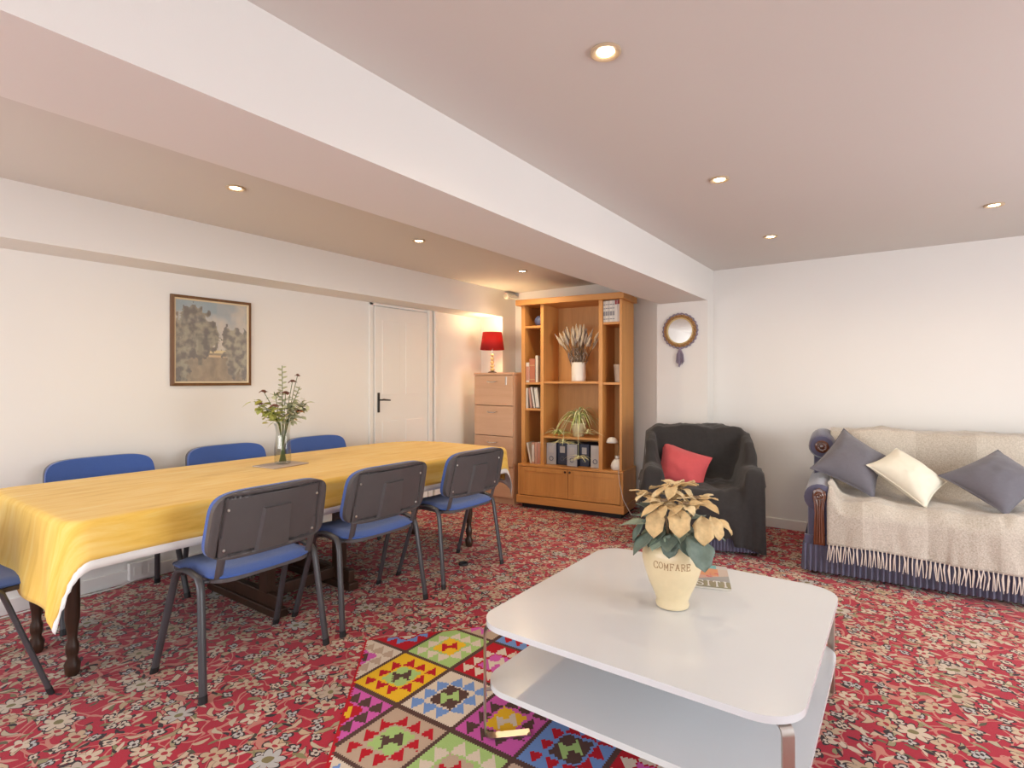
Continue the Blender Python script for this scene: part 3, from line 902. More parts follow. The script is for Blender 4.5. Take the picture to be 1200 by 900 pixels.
bpart('side_panel', bx(UX0, UX0+.04, UY, BD, BT, ZT, .002)); bpart('side_panel', bx(UX1-.022, UX1, UY, BD, BT, ZT, .002))
bpart('divider', bx(.232, .266, UY, BD-.02, BT, ZT, .002)); bpart('divider', bx(.826, .864, UY, BD-.02, BT, ZT, .002))
bpart('back_panel', bx(UX0+.03, UX1-.02, BD-.02, BD-.006, BT, ZT), 'oak_back')
bpart('crown', bx(-.022, BWD+.01, -.012, BD, ZT, 2.046, .004), 'oak_x')
for x0, x1, z in ((.062, .232, 1.788), (.062, .232, 1.233), (.062, .232, .977), (.266, .826, 1.243), (.266, .826, .715), (.864, 1.024, 1.787), (.864, 1.024, 1.234)):
    bpart('shelf', bx(x0, x1, UY+.008, BD-.02, z-.022, z, .002), 'oak_x')
def onb(x, y, z):
    return Vector(BK_LOC)+Vector((x*math.cos(BK_RZ)-y*math.sin(BK_RZ), x*math.sin(BK_RZ)+y*math.cos(BK_RZ), z))
BCOL = {}
def bookmat(n, c):
    if n not in BCOL: BCOL[n] = simple(n, c, .55, .05, 30)
    return BCOL[n]
def book(x, y, z, th, h, dp, cname, col, lab, group, lean=0, band=None, name='book', cat='book'):
    t = thing(name, lab, cat, onb(x, y, z), BK_RZ, group)
    t.rotation_euler = (0, R(lean), BK_RZ)
    m = bookmat(cname, col)
    cv = B(); box(cv, 0, .003, 0, dp, 0, h); box(cv, th-.003, th, 0, dp, 0, h); box(cv, 0, th, -.002, .002, 0, h, .001)
    obj('cover', cv, m, t)
    obj('pages', bx(.003, th-.003, .003, dp-.004, .004, h-.004), M['skin_paper'], t)
    if band:
        for (a, b2) in band[1]:
            obj('spine_band', bx(.002, th-.002, -.0032, -.0015, h*a, h*b2), bookmat(*band[0]), t)
    return t
# second shelf on the left
g1 = 'books on the left upper shelf'
book(.066, .05, 1.233, .034, .196, .14, 'cover_white', (.68, .62, .56), 'white book with a rose edge, left of the upper left shelf', g1, 0, (('rose', (.55, .25, .18)), [(.1, .8)]))
book(.102, .05, 1.233, .062, .232, .15, 'cover_terracotta', (.46, .15, .08), 'thick terracotta red book in the middle of the upper left shelf', g1, 0, (('gold_band', (.55, .32, .15)), [(.1, .14), (.7, .74)]))
book(.170, .05, 1.233, .026, .262, .15, 'cover_cream', (.70, .62, .52), 'tall cream book at the right of the upper left shelf', g1)
g2 = 'books on the left middle shelf'
book(.066, .05, .977, .018, .20, .14, 'cover_white', (.68, .62, .56), 'thin white book upright at the far left of the middle left shelf', g2)
book(.112, .05, .979, .022, .200, .14, 'cover_rose', (.45, .24, .19), 'rose brown book leaning in the middle left shelf', g2, -7)
book(.150, .05, .979, .016, .208, .14, 'cover_white', (.68, .62, .56), 'slim white book leaning left in the middle left shelf', g2, -10)
book(.178, .05, .980, .038, .200, .14, 'cover_greyblue', (.42, .39, .36), 'grey book leaning at the right of the middle left shelf', g2, -8, (('cream_band', (.66, .62, .55)), [(.05, .95)]))
g3 = 'books on the bottom left shelf'
book(.110, .05, BT+.003, .016, .206, .15, 'cover_cream', (.70, .62, .52), 'thin cream book leaning steeply left on the bottom left shelf', g3, -12)
book(.128, .05, BT+.002, .030, .206, .15, 'cover_rose2', (.55, .30, .22), 'rose pink book with white top, left of the bottom left row', g3, 0, (('cover_white', (.68, .62, .56)), [(.1, .9)]))
book(.162, .05, BT+.002, .026, .210, .15, 'cover_rose2', (.55, .30, .22), 'rose pink upright book in the middle of the bottom left row', g3, 0)
book(.192, .05, BT+.002, .030, .212, .15, 'cover_white', (.68, .62, .56), 'white upright book nearest the divider on the bottom left shelf', g3, 0, (('rose', (.55, .25, .18)), [(.02, .98)]))
g4 = 'white spined volumes on the top right shelf'
xx = .867
for k, (th, h, nm, cc, lab) in enumerate(((.020, .192, 'spine_a', (.64, .60, .55), 'first white-spined volume from the divider on the top right shelf'),
        (.022, .195, 'spine_b', (.70, .66, .61), 'second white-spined volume from the divider on the top right shelf'),
        (.018, .195, 'spine_c', (.58, .55, .52), 'third slim grey-white volume on the top right shelf'),
        (.024, .196, 'spine_d', (.70, .66, .62), 'fourth white volume from the divider on the top right shelf'),
        (.022, .196, 'spine_e', (.60, .58, .56), 'fifth pale grey volume on the top right shelf'),
        (.022, .197, 'spine_f', (.66, .61, .58), 'white volume with a red top, second from the side panel'),
        (.026, .199, 'spine_g', (.62, .55, .53), 'rightmost volume with a dark red head on the top right shelf'))):
    red = k >= 5
    book(xx, .045, 1.787, th, h, .15, nm, cc, lab, g4, 0, (('dark_red', (.28, .03, .04)), [(.80, .99)]) if red else (('grey_print', (.25, .24, .26)), [(.12, .16), (.3, .5), (.62, .66), (.8, .84)]))
    xx += th+.0006
# file boxes on the base top, ring and label plate each
g5 = 'grey and navy file boxes on the bottom middle shelf'
for (x, y, w, dp, lab) in ((.270, .09, .105, .24, 'grey-fronted file box at the left of the bottom middle shelf'),
                      (.375, .12, .105, .24, 'dark navy file box behind the hanging spider plant, second from left'),
                      (.495, .07, .105, .24, 'blue-grey file box in the middle below the spider plant'),
                      (.605, .12, .095, .24, 'dark navy file box second from the right on the bottom middle shelf'),
                      (.730, .08, .092, .24, 'pale grey file box at the right beside the divider')):
    navy = 'navy' in lab
    t = thing('file_box', lab, 'box', onb(x, y, BT+.002), BK_RZ, g5)
    h = .212
    obj('case', bx(0, w, .002, dp, 0, h, .002), M['navy_box'], t)
    fm = bookmat('box_front_navy', (.05, .06, .10)) if navy else bookmat('box_front_pale' if 'pale' in lab else 'box_front_grey', (.54, .52, .50) if 'pale' in lab else (.46, .46, .48))
    obj('spine', bx(.002, w-.002, -.003, .003, .002, h-.002, .001), fm, t)
    obj('label_plate', bx(w*.25, w*.75, -.0045, -.003, h*.55, h*.85), bookmat('box_label', (.52, .50, .48)), t)
    rg = B(); tube(rg, [(w/2+.02*math.cos(a), -.0045, h*.28+.02*math.sin(a)) for a in [2*PI*k/18 for k in range(18)]], .0035, 6, closed=True)
    obj('finger_ring', rg, bookmat('ring_grey', (.12, .14, .2)), t, True)
# ball
gl = thing('ornament_ball', 'small blue round ornament on the top left shelf of the bookcase', 'ornament', onb(.165, .16, 1.788))
obj('ball', lathe(B(), [(.004, .006)]+[(.054*math.sin(a), .058-.054*math.cos(a)) for a in [PI*k/14 for k in range(1, 14)]]+[(.003, .112)], 24), M['globe'], gl, True)
obj('foot', lathe(B(), [(.026, 0), (.028, .004), (.018, .010)], 18), M['blackmetal'], gl, True)
# white pot on right shelf
t = thing('tapered_pot', 'plain white tapered pot on the right middle shelf of the bookcase', 'pot', onb(.985, .15, 1.234))
obj('pot_body', lathe(B(), [(.036, 0), (.040, .004), (.050, .145), (.053, .150), (.053, .166), (.048, .166), (.045, .15), (.036, .012)], 28), M['beige_pot'], t, True)
obj('soil', lathe(B(), [(.046, .148), (.002, .150)], 20, capb=False), M['dark_soil'], t)
# dried stems in a white cylinder vase
t = thing('cylinder_vase', 'white cylindrical vase holding dried stems in the bookcase centre', 'vase', onb(.575, .17, 1.243))
obj('vase_body', lathe(B(), [(.066, 0), (.070, .004), (.070, .178), (.067, .182), (.064, .178), (.064, .012)], 32), M['white_ceramic'], t, True)
obj('inside', lathe(B(), [(.064, .150), (.002, .152)], 20, capb=False), M['dried_dark'], t)
t2 = thing('dried_bunch', 'bunch of grey dried lavender and grass stems in the white vase', 'dried flowers', onb(.575, .17, 1.243))
random.seed(11)
sa = B(); sb_ = B(); sc_ = B()
for k in range(56):
    a = random.uniform(0, 2*PI); sp = random.uniform(.05, .8)
    lean = sp*(.40 if math.cos(a) < 0 else .31)
    Lh = random.uniform(.36, .47)*(1-.20*sp)
    dx, dy = math.cos(a)*lean*1.0, math.sin(a)*lean*.45
    b0 = Vector((math.cos(a)*.03, math.sin(a)*.03, .02))
    top = Vector((dx*.95, dy, .10+Lh))
    mid = b0.lerp(top, .5)+Vector((-dx*.10, 0, .03))
    tube(sb_, [b0, mid, top], .0019, 5)
    h0 = mid.lerp(top, random.uniform(.25, .55))
    prof = [.002, .009, .0115, .010, .007, .002]
    pts = [h0.lerp(top, i/5) for i in range(6)]
    tube(sa if k % 3 else sc_, pts, [q*random.uniform(.9, 1.5) for q in prof], 6)
    for q in range(3):
        leafshape(sa if q % 2 else sc_, orient(b0.lerp(mid, random.uniform(.5, 1)), random.uniform(0, 360), random.uniform(30, 75)), random.uniform(.04, .08), .006, .2, .1, 4)
for n, b_, m in (('stems', sb_, 'stem_brown'), ('seed_heads', sa, 'dried'), ('dark_seed_heads', sc_, 'dried_dark')):
    o = obj(n, b_, M[m], t2, True); o['kind'] = 'stuff'
# spider plant
t = thing('spider_plant', 'spider plant in a pale yellow pot trailing plantlets over the bookcase shelf', 'plant', onb(.585, .14, .715))
obj('pot', lathe(B(), [(.048, 0), (.052, .004), (.066, .110), (.071, .112), (.071, .130), (.065, .130), (.062, .11)], 28, capt=False), M['cream_pot'], t, True)
obj('soil', lathe(B(), [(.0635, .112), (.002, .116)], 20, capb=False), M['dark_soil'], t)
def blade(bm, p0, yaw, up, out, Lb, w, n=7):
    # arching strap leaf
    V = []
    d = Vector((math.cos(R(yaw)), math.sin(R(yaw)), 0)); s = Vector((-d.y, d.x, 0))
    for i in range(n+1):
        u = i/n
        p = p0+d*(out*Lb*(u*.55+.45*u*u))+Vector((0, 0, up*Lb*(1.55*u-1.25*u*u*(1.0+.5*out))))
        ww = w*(1-u)**.55*(.55+.45*min(1, u*5))
        V.append([bm.verts.new(p-s*ww), bm.verts.new(p+Vector((0, 0, -ww*.5))), bm.verts.new(p+s*ww)])
    for a, b_ in zip(V, V[1:]):
        for j in range(2): bm.faces.new((a[j], a[j+1], b_[j+1], b_[j]))
random.seed(3)
g_ = B(); p_ = B()
for k in range(70):
    blade(g_ if k % 2 else p_, Vector((random.uniform(-.02, .02), random.uniform(-.02, .02), .115)), k*137.5, random.uniform(.75, 1.25), random.uniform(.3, .95), random.uniform(.24, .36), .0085)
for n, b_, m in (('green_leaves', g_, 'spider'), ('pale_leaves', p_, 'spider_pale')):
    o = obj(n, b_, M[m], t); o['kind'] = 'stuff'
for (x, y, z, n, Lb, start) in ((-.13, -.13, .02, 16, .15, (-.02, -.05, .13)), (-.075, -.155, -.055, 18, .14, (0, -.05, .13)), (.10, -.185, -.19, 18, .13, (.03, -.05, .13)), (-.19, -.10, .03, 12, .13, (-.04, -.04, .13)), (.14, -.09, .04, 10, .12, (.04, -.04, .13))):
    s = Vector(start); e = Vector((x, y, z))
    r_ = obj('runner', tube(B(), [s, s+Vector((x*.4, y*.6, .03)), Vector((x, y, max(z, .04)+.02)), e], .0018, 5), M['spider_pale'], t, True)
    b_ = B()
    for k in range(n): blade(b_, e, k*137.5, random.uniform(.0, .7), random.uniform(.4, 1), Lb*random.uniform(1.0, 1.7), .0085)
    o = obj('plantlet', b_, M['spider_pale' if n != 16 else 'spider'], r_); o['kind'] = 'stuff'
# little reading lamp on the right of the base top
t = thing('reading_lamp', 'small white reading lamp with dome shade and round base in the bookcase', 'lamp', onb(.985, .09, BT+.002))
obj('base', lathe(B(), [(.045, 0), (.056, .012), (.060, .035), (.052, .065), (.034, .090), (.022, .100), (.020, .118), (.024, .122), (.022, .128), (.004, .128)], 28), M['white_ceramic'], t, True)
obj('neck_band', lathe(B(), [(.0235, .100), (.0235, .108)], 20, capb=False, capt=False), M['dried_dark'], t)
obj('arm', tube(B(), [(0, 0, .12), (.012, 0, .18), (.008, 0, .24), (-.02, -.005, .275), (-.045, -.008, .285)], .003, 8), M['stem_brown'], t, True)
dome = lathe(B(), [(.052, .245), (.050, .262), (.040, .282), (.022, .294), (.003, .297)], 26, -.048, -.008, capb=False, capt=False)
so = obj('dome_shade', dome, M['white_ceramic'], t, True); solidify(so, .003)
obj('cord', tube(B(), [(.03, -.03, .01), (.06, -.10, .003), (.070, -.125, -.02), (.080, -.125, -.10), (.115, -.125, -.24), (.18, -.10, -.37), (.20, .0, -.415), (.19, .2, -.428)], .0028, 6), M['cable'], t, True)

# ------------------------------------------------------------------ mirror on the pier
mr = thing('wall_mirror', 'round rattan framed mirror with a purple tassel on the white pier', 'mirror', (-1.633, 4.895, 1.697))
RX = Matrix.Rotation(R(90), 4, 'X')
obj('mirror_glass', lathe(B(), [(.112, .008), (.110, .012), (.002, .012)], 40, mat=RX), M['mirror'], mr)
obj('backing', lathe(B(), [(.14, .001), (.14, .008), (.002, .008)], 32, mat=RX), M['rattan'], mr)
ri = B(); tube(ri, [(.116*math.cos(a), -.016, .116*math.sin(a)) for a in [2*PI*k/48 for k in range(48)]], .007, 8, closed=True)
obj('inner_rim', ri, M['rattan_pale'], mr, True)
for q, rr in enumerate((.127, .139)):
    b_ = B(); tube(b_, [((rr+.003*math.cos(24*a))*math.cos(a), -.014+.004*math.sin(24*a+q*PI), (rr+.003*math.cos(24*a))*math.sin(a)) for a in [2*PI*k/192 for k in range(192)]], .0075, 6, closed=True)
    obj('rattan_coil', b_, M['rattan'], mr, True)
b_ = B(); tube(b_, [((.155+.004*math.cos(26*a))*math.cos(a), -.011, (.155+.004*math.cos(26*a))*math.sin(a)) for a in [2*PI*k/160 for k in range(160)]], .0065, 6, closed=True)
obj('crochet_edge', b_, M['purple_yarn'], mr, True)
ts = B(); random.seed(2)
lathe(ts, [(.008, -.150), (.012, -.162), (.012, -.172), (.009, -.18)], 12, 0, -.014)
for k in range(44):
    x, y = random.uniform(-.034, .034), random.uniform(-.024, -.006)
    tube(ts, [(x*.3, -.014, -.172), (x*.8, y, -.21), (x, y, -.27-random.uniform(0, .065)*(1-abs(x)/.045))], .0030, 5)
o = obj('tassel', ts, M['purple_yarn'], mr, True)

# ------------------------------------------------------------------ drape and upholstery helpers
def slabh(X, Y, x0, x1, y0, y1, top, r):
    d = np.minimum(np.minimum(X-x0, x1-X), np.minimum(Y-y0, y1-Y))
    q = np.clip(d, 0, r)
    h = top-(r-np.sqrt(np.maximum(0, r*r-(r-q)**2)))
    return np.where(d >= 0, h, -1.)
def relax(Hh, it, w=.5):
    H0 = Hh.copy()
    for _ in range(it):
        P = np.pad(Hh, 1, mode='edge')
        S = (P[:-2, 1:-1]+P[2:, 1:-1]+P[1:-1, :-2]+P[1:-1, 2:])/4
        Hh = np.maximum(H0, Hh*(1-w)+S*w)
    return Hh
def wrinkle(x, y, s, amp, seed):
    return amp*noise.fractal((x*s, y*s*.8, seed), 1, 2, 3)
def sheet(rows, bm=None):
    bm = bm or B()
    V = [[bm.verts.new(p) for p in r] for r in rows]
    for a, b_ in zip(V, V[1:]):
        for k in range(len(a)-1): bm.faces.new((a[k], a[k+1], b_[k+1], b_[k]))
    return bm
def drape(hfun, x0, x1, y0, y1, nx, ny, front, side_l, side_r, back, it=14, lift=.010, wr=.006, ws=9, seed=1., fl_=lambda s: 0., steps=14, fold_=.024):
    xs = np.linspace(x0, x1, nx+1); ys = np.linspace(y0, y1, ny+1)
    X, Y = np.meshgrid(xs, ys, indexing='ij')
    Hh = relax(hfun(X, Y), it)+lift
    # top grid, then skirts on each edge: list of rings outwards
    P = np.zeros((nx+1+2*steps, ny+1+2*steps, 3))
    for i in range(-steps, nx+1+steps):
        for j in range(-steps, ny+1+steps):
            ii, jj = min(max(i, 0), nx), min(max(j, 0), ny)
            kx = -i if i < 0 else (i-nx if i > nx else 0); ky = -j if j < 0 else (j-ny if j > ny else 0)
            x, y, z = xs[ii], ys[jj], Hh[ii, jj]
            w_ = wrinkle(x, y, ws, wr, seed)
            ox = oy = 0.; dz = 0.
            if kx or ky:
                hx = (side_l(y) if i < 0 else side_r(y)) if kx else 1e9
                hy = (front(x) if j < 0 else back(x)) if ky else 1e9
                k = max(kx, ky)/steps
                hem = min(hx, hy)
                z2 = z+(min(hem, z)-z)*k
                fw = 1+1.2*k
                q_ = (y if kx else x)
                rip = (.004+fold_*k)*(noise.noise((q_*9, seed, k*.6))+.55*noise.noise((q_*24, seed+5, k)))*(1 if hem < z else 0)
                fl2 = fl_(k)
                if kx: ox = (-1 if i < 0 else 1)*(min(1, kx/2)*.012+rip*.6+fl2)
                if ky: oy = (-1 if j < 0 else 1)*(min(1, ky/2)*.012+rip*.6+fl2)
                z = z2
            else: z += w_
            P[i+steps, j+steps] = (x+ox+w_*.5, y+oy, z)
    return sheet([[tuple(P[i, j]) for j in range(P.shape[1])] for i in range(P.shape[0])])
def pillow(name, corners, puff, mat, label, cat='cushion', group=None, ears=.075, extra=()):
    TL, TR, BR_, BL_ = [Vector(c) for c in corners]
    cen = (TL+TR+BR_+BL_)/4
    nrm = (TR-BL_).cross(TL-BR_).normalized()
    if nrm.y > 0: nrm = -nrm
    n = 26
    def pt(u, v, s):
        x, y = u*2-1, v*2-1
        # pinch the sides in between the corners
        px_ = x*(1-ears*(1-y*y)*1.2*abs(x)); py_ = y*(1-ears*(1-x*x)*1.2*abs(y))
        U, Vv = px_*.5+.5, py_*.5+.5
        p = (BL_*(1-U)+BR_*U)*(1-Vv)+(TL*(1-U)+TR*U)*Vv
        f = max(0, (1-x**4)*(1-y**4))**.55*(.55+.45*(1-x*x)*(1-y*y))
        wr_ = .011*noise.fractal((x*2.0+cen.x*7, y*2.0, s*3.), 1, 2, 3)*f
        return p+nrm*(s*(puff*f+wr_))-cen
    b_ = B()
    F = grid(B(), lambda u, v: pt(u, v, 1), n, n); merge(b_, F)
    F = grid(B(), lambda u, v: pt(u, v, -1), n, n); merge(b_, F)
    bmesh.ops.remove_doubles(b_, verts=b_.verts, dist=.0006)
    t = thing(name, label, cat, cen, 0, group)
    obj('cover', b_, mat, t, 60)
    pp = []
    for k in range(4*n):
        e, q = k//n, (k % n)/n
        u, v = ((q, 0), (1, q), (1-q, 1), (0, 1-q))[e]
        pp.append(pt(u, v, 0))
    sb2 = B(); tube(sb2, pp, .0035, 6, closed=True)
    obj('piping', sb2, mat, t, True)
    return t
def ribbed(bm, pts, z0, z1, pitch=.022, amp=.006):
    """a gathered valance running along a polyline"""
    pts = [Vector((*p, 0)) for p in pts]
    rowb, rowt = [], []
    s = 0
    for a, b_ in zip(pts, pts[1:]):
        L = (b_-a).length; d = (b_-a)/L; nr = Vector((d.y, -d.x, 0)); n = max(2, int(L/pitch)*4)
        for k in range(n+1):
            p = a+d*L*k/n
            o_ = amp*math.sin(k*PI/2+.3)*(1+.4*noise.noise((s*9+k*.21, 2, 1)))
            rowt.append(Vector((p.x+nr.x*o_*.5, p.y+nr.y*o_*.5, z1))); rowb.append(Vector((p.x+nr.x*(o_*1.2+.004), p.y+nr.y*(o_*1.2+.004), z0)))
        s += L
    mid = [a.lerp(b_, .5) for a, b_ in zip(rowt, rowb)]
    return sheet([rowt, mid, rowb], bm)

# ------------------------------------------------------------------ armchair
AC = thing('wing_armchair', 'navy velvet wing armchair under a black throw in the corner by the bookcase', 'armchair', (-1.17, 4.0, 0), R(21))
def rolled(bm, x0, x1, y0, y1, zt, r, zb):
    """upholstered arm: a roll on top of a slimmer wall"""
    cx = (x0+x1)/2
    tube(bm, [(cx, y0, zt-r), (cx, y0+.01, zt-r), (cx, y1, zt-r)], [r*.86, r, r], 18)
    box(bm, cx-r*.75, cx+r*.75, y0+.012, y1, zb, zt-r, .012)
obj('base_frame', bx(-.40, .40, .03, .74, .10, .30, .012), M['velvet'], AC)
obj('seat_cushion', bx(-.29, .29, .0, .56, .29, .43, .045, 4), M['velvet'], AC, True)
for s in (-1, 1):
    b_ = B(); rolled(b_, s*.350-.07, s*.350+.07, .0, .60, .585, .068, .11)
    obj('arm', b_, M['velvet'], AC, True)
    w_ = prism(B(), [(.22, .45), (.30, .62), (.40, .74), (.56, .80), (.72, .80), (.74, .40)], 0, .075, .018)
    for v in w_.verts:
        y, z, x = v.co.x, v.co.y, v.co.z
        v.co = Vector((s*(.335+x), y, z))
    obj('wing', w_, M['velvet'], AC, True)
b_ = prism(B(), rrect(-.375, .375, .28, .845, .09, 6), 0, .15, .04)
for v in b_.verts:
    x, z, d_ = v.co
    v.co = Vector((x, .56+d_+(z-.4)*.08, z))
obj('backrest', b_, M['velvet'], AC, True)
obj('valance', ribbed(B(), [(-.405, .74), (-.405, .0), (.405, .0), (.405, .74)], .035, .16), M['velvet'], AC, 60)
for x in (-.35, .35):
    for y in (.06, .68): obj('foot', lathe(B(), [(.018, 0), (.026, .03), (.026, .11)], 12, x, y), M['dark_wood'], AC, True)
def hac(X, Y):
    h = np.full(X.shape, .30)
    h = np.maximum(h, slabh(X, Y, -.30, .30, -.01, .7, .437, .06))
    for s in (-1, 1):
        c = s*.350
        h = np.maximum(h, slabh(X, Y, c-.074, c+.074, -.01, .60, .588, .068))
        wz = np.interp(Y, [.22, .30, .40, .56, .80], [.45, .62, .745, .805, .81])
        k = slabh(X, Y, min(s*.335, s*.41), max(s*.335, s*.41), .22, .80, 0, .03)
        h = np.maximum(h, np.where(k > -.5, wz+k, -1))
    bt = slabh(X, Y, -.375, .375, .30, .95, 0, .085)
    ramp_ = np.interp(Y, [.515, .54, .56, .575, .59, .66, .80], [.44, .58, .74, .83, .852, .857, .857])
    h = np.maximum(h, np.where(bt > -.5, ramp_+bt*.9, -1))
    return h
thr = obj('black_throw', drape(hac, -.43, .395, -.02, .80, 62, 64, lambda x: .10+.03*math.sin(x*9)-(.05 if x > .2 else 0), lambda y: .34 if y < .25 else .42, lambda y: .50, lambda x: .45, it=9, lift=.016, wr=.022, ws=7, seed=2.3, fold_=.050), M['throw_black'], None, 70)
thr.location = (-1.17, 4.0, 0); thr.rotation_euler = (0, 0, R(21))
tag(thr, 'black knitted throw draped over the whole wing armchair', 'throw')
solidify(thr, .005, 1)
fb = B(); random.seed(8)
for k in range(16):
    y = .34+.4*k/16
    tube(fb, [(.430, y, .515), (.436+random.uniform(-.004, .006), y+random.uniform(-.006, .006), .48), (.434+random.uniform(-.004, .008), y, .445)], .004, 5)
o = obj('fringe', fb, M['throw_black'], thr, True); o['kind'] = 'stuff'
pillow('red_cushion', [(-1.635, 4.46, .745), (-1.222, 4.42, .64), (-1.250, 4.24, .392), (-1.595, 4.21, .47)], .062, M['cushion_red'], 'bright coral red cushion leaning on the black draped armchair')

# ------------------------------------------------------------------ sofa
SO_LOC, SO_RZ = Vector((-.525, 3.985, 0)), R(4.3)
SO = thing('sofa', 'navy velvet sofa with rolled arms and carved wood fronts under an oatmeal throw', 'sofa', SO_LOC, SO_RZ)
SWD = 1.95
obj('base_frame', bx(.03, SWD-.03, .03, .86, .10, .30, .012), M['velvet'], SO)
for x0 in (.21, .98):
    obj('seat_cushion', bx(x0, x0+.765, .01, .66, .29, .455, .05, 4), M['velvet'], SO, True)
b_ = prism(B(), rrect(.10, SWD-.10, .28, .865, .10, 6), 0, .20, .05)
for v in b_.verts:
    x, z, d_ = v.co
    v.co = Vector((x, .60+d_+(z-.4)*.12, z))
obj('backrest', b_, M['velvet'], SO, True)
for s, cx in ((-1, .09), (1, SWD-.09)):
    b_ = B(); rolled(b_, cx-.09, cx+.09, .0, .74, .585, .088, .11)
    ao = obj('arm', b_, M['velvet'], SO, True)
    # carved front: tapering pilaster with a scroll
    cf = B()
    pr = [(-.034, .20), (.034, .20), (.030, .30), (.022, .40), (.030, .47), (.040, .505), (.034, .545), (.0, .565), (-.034, .545), (-.040, .505), (-.030, .47), (-.022, .40), (-.030, .30)]
    t_ = prism(B(), pr, 0, .016, .004)
    for v in t_.verts: v.co = Vector((cx+v.co.x, -.004-v.co.z, v.co.y))
    merge(cf, t_)
    for dx in (-.012, .0, .012):
        tube(cf, [(cx+dx*1.3, -.019, .215), (cx+dx, -.022, .32), (cx+dx*.7, -.022, .42), (cx+dx*1.4, -.022, .49)], .005, 6)
    sp = []
    for k in range(26):
        a = k*.42; rr = .026*(1-k/28)
        sp.append((cx+s*rr*math.cos(a)*1.0, -.022, .515+rr*math.sin(a)))
    tube(cf, sp, .006, 6)
    obj('carved_front', cf, M['mahogany'], ao, True, label='carved dark wood scroll on the arm front')
    # rolled end of the back with a wooden rosette
    b_ = B(); tube(b_, [(cx+.0, .50, .775), (cx, .52, .775), (cx, .80, .80)], [.074, .086, .086], 20)
    box(b_, cx-.055, cx+.055, .56, .80, .45, .78, .02)
    ro = obj('back_roll', b_, M['velvet'], SO, True)
    b_ = lathe(B(), [(.045, 0), (.045, .01), (.032, .014), (.030, .008), (.018, .008), (.014, .016), (.003, .018)], 24, mat=Matrix.Translation((cx, .50, .775)) @ Matrix.Rotation(R(90), 4, 'X'))
    obj('rosette', b_, M['mahogany'], ro, True, label='round carved wood rosette on the rolled back end')
obj('plain_band', bx(.005, SWD-.005, .002, .03, .19, .255, .006), M['velvet'], SO)
obj('valance', ribbed(B(), [(.0, .84), (.0, -.006), (SWD, -.006), (SWD, .84)], .03, .20, .030, .010), M['velvet'], SO, 60)
for x in (.06, SWD-.06):
    for y in (.06, .80): obj('foot', lathe(B(), [(.02, 0), (.028, .03), (.028, .11)], 12, x, y), M['dark_wood'], SO, True)
def hso(X, Y):
    h = np.full(X.shape, .28)
    h = np.maximum(h, slabh(X, Y, .13, SWD-.13, -.01, .72, .462, .07))
    dip = -.012*np.exp(-((X-.978)/.03)**2)
    h = h+np.where(h > .4, dip, 0)
    bt = slabh(X, Y, .10, SWD-.10, .40, 1.2, 0, .09)
    rp = np.interp(Y, [.565, .595, .615, .632, .65, .70, .94], [.46, .60, .76, .85, .870, .874, .874])
    h = np.maximum(h, np.where(bt > -.5, rp+bt*.8, -1))
    for cx in (.09, SWD-.09):
        h = np.maximum(h, slabh(X, Y, cx-.09, cx+.09, -.01, .74, .588, .085))
    return h
HEM = lambda x: .205-.012*x+.012*math.sin(x*5)
th2 = obj('sofa_throw', drape(hso, .155, 1.78, -.015, .88, 130, 70, HEM, lambda y: 9, lambda y: 9, lambda x: .45, it=20, lift=.014, wr=.020, ws=6.5, seed=5.7), M['wool'], None, 70)
th2.location = SO_LOC; th2.rotation_euler = (0, 0, SO_RZ)
tag(th2, 'oatmeal checked wool throw with a fringe spread over the sofa', 'throw')
solidify(th2, .006, 1)
fb = B(); random.seed(4)
for k in range(78):
    x = .145+1.64*k/77
    z = HEM(x)+.006
    q = [random.uniform(-.012, .012) for _ in range(3)]
    tube(fb, [(x, -.036, z), (x+q[0]*.6, -.042, z-.035), (x+q[0]+q[1]*.5, -.040, z-.095-abs(q[2]))], [.0026, .0032, .0020], 5)
    tube(fb, [(x, -.036, z), (x-q[1]*.6, -.043, z-.035), (x-q[0]*.4+q[2]*.6, -.041, z-.10-abs(q[1]))], [.0026, .0032, .0020], 5)
o = obj('fringe', fb, M['fringe'], th2, True); o['kind'] = 'stuff'
gq = 'cushions on the sofa'
pillow('grey_cushion', [(-.345, 4.58, .905), (-.095, 4.44, .745), (-.150, 4.24, .49), (-.52, 4.26, .645)], .088, M['cushion_grey'], 'slate grey cushion against the left arm of the sofa', 'cushion', gq)
pillow('cream_cushion', [(-.035, 4.50, .795), (.225, 4.40, .61), (.115, 4.16, .475), (-.195, 4.28, .695)], .090, M['cushion_cream'], 'cream white cushion between the two grey ones on the sofa', 'cushion', gq)
pillow('grey_cushion', [(.485, 4.56, .815), (.70, 4.42, .66), (.478, 4.15, .485), (.18, 4.34, .655)], .088, M['cushion_grey'], 'slate grey cushion on the right of the cream one, cut by the right edge', 'cushion', gq)

# ------------------------------------------------------------------ kilim rug
RUG_O = Vector((-2.095, 1.722, .0))
EU = Vector((math.cos(R(50.5)), math.sin(R(50.5)), 0)); EV = Vector((math.cos(R(-47.8)), math.sin(R(-47.8)), 0))   # a hand-woven rug, not quite square
RU, RV = 1.2, 1.75
nU, nV = 150, 219
rb_ = grid(B(), lambda u, v: EU*(u*RU)+EV*(v*RV)+Vector((0, 0, .006+.001*math.sin(u*9)*math.sin(v*13))), nU, nV)
rug = obj('kilim_rug', rb_, M['kilim'], None, loc=RUG_O)
tag(rug, 'multicoloured kilim rug with stepped diamonds under the white coffee table', 'rug')
solidify(rug, .006, -1)
brown, red, yel, grn, crm, blu, mag, tanc = (.11, .06, .05), (.50, .018, .030), (.84, .50, .03), (.40, .58, .20), (.72, .61, .49), (.18, .31, .62), (.64, .12, .42), (.52, .38, .28)
DI = {(0, 0): (yel, red, grn, brown), (1, -1): None}
